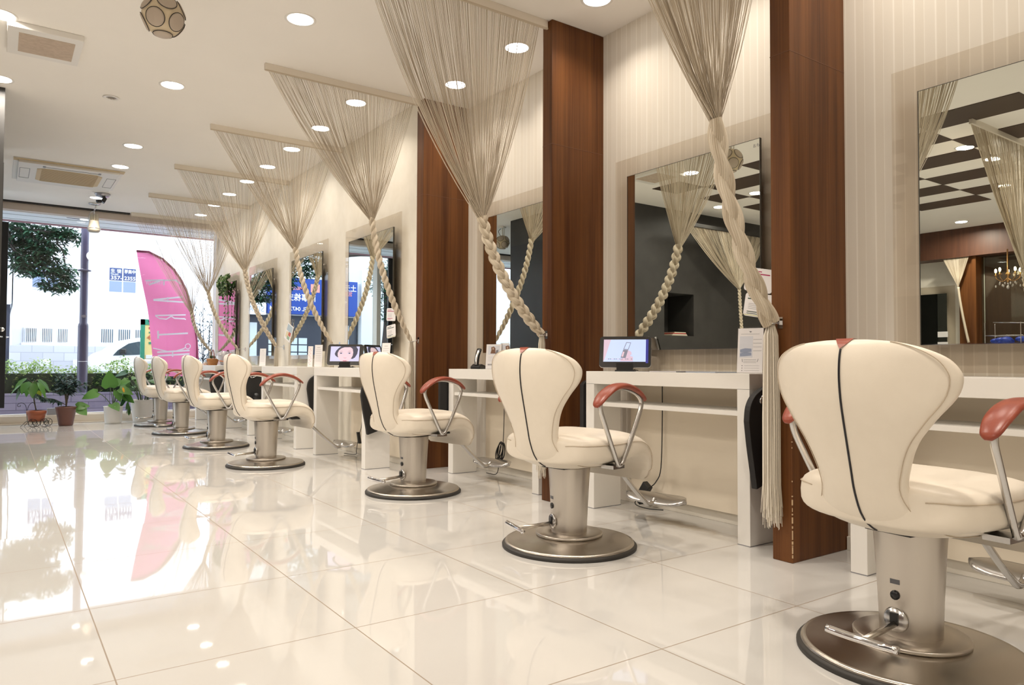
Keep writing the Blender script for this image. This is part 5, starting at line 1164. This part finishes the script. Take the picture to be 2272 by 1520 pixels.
m_brass = mat('brass', (.55, .33, .14), .25, metal=1); m_crys = mat('crystal', (.9, .85, .78), .05, trans=.6); m_candle = mat('candle_bulb', (1, .9, .75), .4, emis=(1, .8, .5), estr=14)
b = MB(); b.lathe([(.001, -.04), (.02, -.02), (.012, .04), (.03, .07), (.012, .10), (.008, .40)], 14); fr_ = obj('frame', b, m_brass, t)
cr_ = MB()
for k in range(5):
    a = 2*PI*k/5+.3; dx, dy = math.cos(a), math.sin(a); b = MB(); b.tube(smooth_path([(0, 0, .03), (dx*.06, dy*.06, -.02), (dx*.13, dy*.13, .02), (dx*.14, dy*.14, .06)], 4), .005, 6); b.lathe([(.001, .058), (.022, .062), (.022, .068), (.008, .07), (.008, .10)], 10, c=(dx*.14, dy*.14, 0)); am = obj('arm', b, m_brass, fr_)
    b = MB(); b.ball((dx*.14, dy*.14, .125), .014, 10, 8, sc=(1, 1, 2)); obj('candle_bulb', b, m_candle, fr_)
    for j in range(3): cr_.ball((dx*(.05+.045*j), dy*(.05+.045*j), -.05-.03*((j+k) % 2)), .010, 6, 4, sc=(1, 1, 1.8))
cr_.ball((0, 0, -.10), .018, 8, 6, sc=(1, 1, 1.4)); obj('crystal', cr_, m_crys, t)
# towel basket in front of the brown wall
yc2, zc2 = vm(2236, 748, -4.9); t = thing('wire_basket', 'wire trolley basket with blue cloths, seen in the nearest mirror', 'basket', (-4.9, yc2, 0))
b = MB()
for z in (zc2-.12, zc2+.02): b.tube([(-.15, -.2, z), (.15, -.2, z), (.15, .2, z), (-.15, .2, z)], .005, 5, closed=True)
for sx in (-.15, .15):
    for sy in (-.2, .2): b.tube([(sx, sy, 0), (sx, sy, zc2+.18)], .006, 5)
b.tube([(-.15, -.2, zc2+.18), (-.15, .22, zc2+.20)], .008, 6); obj('frame', b, m_chrome, t)
b = MB(); q = random.Random(3)
for k in range(9): b.ball((q.uniform(-.10, .10), q.uniform(-.15, .15), zc2-.05+q.uniform(-.02, .03)), .06, 10, 6, sc=(1, 1.2, .6))
obj('blue_cloth', b, mat('blue_cloth', (.02, .05, .35), .5), t)
def oc(label, y, x0, x1, knot, tie, zt, n, seed, kind='braid'):
    t = thing('string_curtain', label, 'curtain', (0, 0, 0), 0, 'string curtains on the opposite side'); b = MB(); b.box(min(x0, x1), max(x0, x1), y-.013, y+.013, zt-.042, zt); obj('rail', b, m_rail if zt > 2.5 else m_dgrey, t)
    b = MB(); make_strings(b, x0, x1, y, zt-.045, Vector(knot), n, .0015, seed); s_ = obj('strings', b, m_string, t); s_['kind'] = 'stuff'
    b = MB(); k_ = Vector(knot); ti = Vector(tie); make_braid(b, bez(k_+Vector((0, 0, .02)), k_.lerp(ti, .3)+Vector((0, 0, -.05)), k_.lerp(ti, .7)+Vector((0, 0, -.05)), ti, 48), .013, .0115, .13, 3, .07); obj('braid', b, m_braid, t)
    b = MB(); q = random.Random(seed)
    for k in range(40): dx, dy = q.uniform(-.02, .02), q.uniform(-.02, .02); b.tube([ti, ti+Vector((dx, dy, -.06)), Vector((ti.x+dx, ti.y+dy, .2+q.uniform(-.03, .03)))], .0015, 3, cap=False)
    s_ = obj('tassel', b, m_string, t); s_['kind'] = 'stuff'
oc('string curtain on the opposite side, seen at the right edge of the nearest mirror', 2.50, -.52, -1.75, (-1.45, 2.50, 1.55), (-1.75, 2.50, .95), H, 260, 71)
oc('string curtain in front of the charcoal block, seen in the tablet-desk mirror', 5.90, -1.15, -2.75, (-2.16, 5.90, 1.70), (-2.23, 5.9, .95), 2.46, 260, 72)
ky, kz = vm(2125, 637, -5.25); ty_, tz_ = vm(2148, 760, -5.25); 
t = thing('string_curtain', 'thin string curtain against the opposite cream wall, seen in the nearest mirror', 'curtain', (0, 0, 0), 0, 'string curtains on the opposite side'); b = MB()
q = random.Random(8)
for k in range(70):
    s = k/69; y0 = ky+.20-.34*s; b.tube([(-5.27, y0, 2.25), (-5.27, y0+(ky-y0)*.6, (2.25+kz)/2-.05), (-5.27+q.uniform(-.01, .01), ky, kz)], .0018, 3, cap=False)
obj('strings', b, m_string, t)['kind'] = 'stuff'
b = MB(); b.box(-5.30, -5.25, ky-.15, ky+.2, 2.24, 2.249); obj('rail', b, m_wallbrown, t)
b = MB(); P_ = [Vector((-5.27, ky+(ty_-ky)*e**1.3, kz+(tz_-kz)*e)) for e in [i/30 for i in range(31)]]; b.tube(P_, .016, 8, lobes=.08); obj('braid', b, m_braid, t)
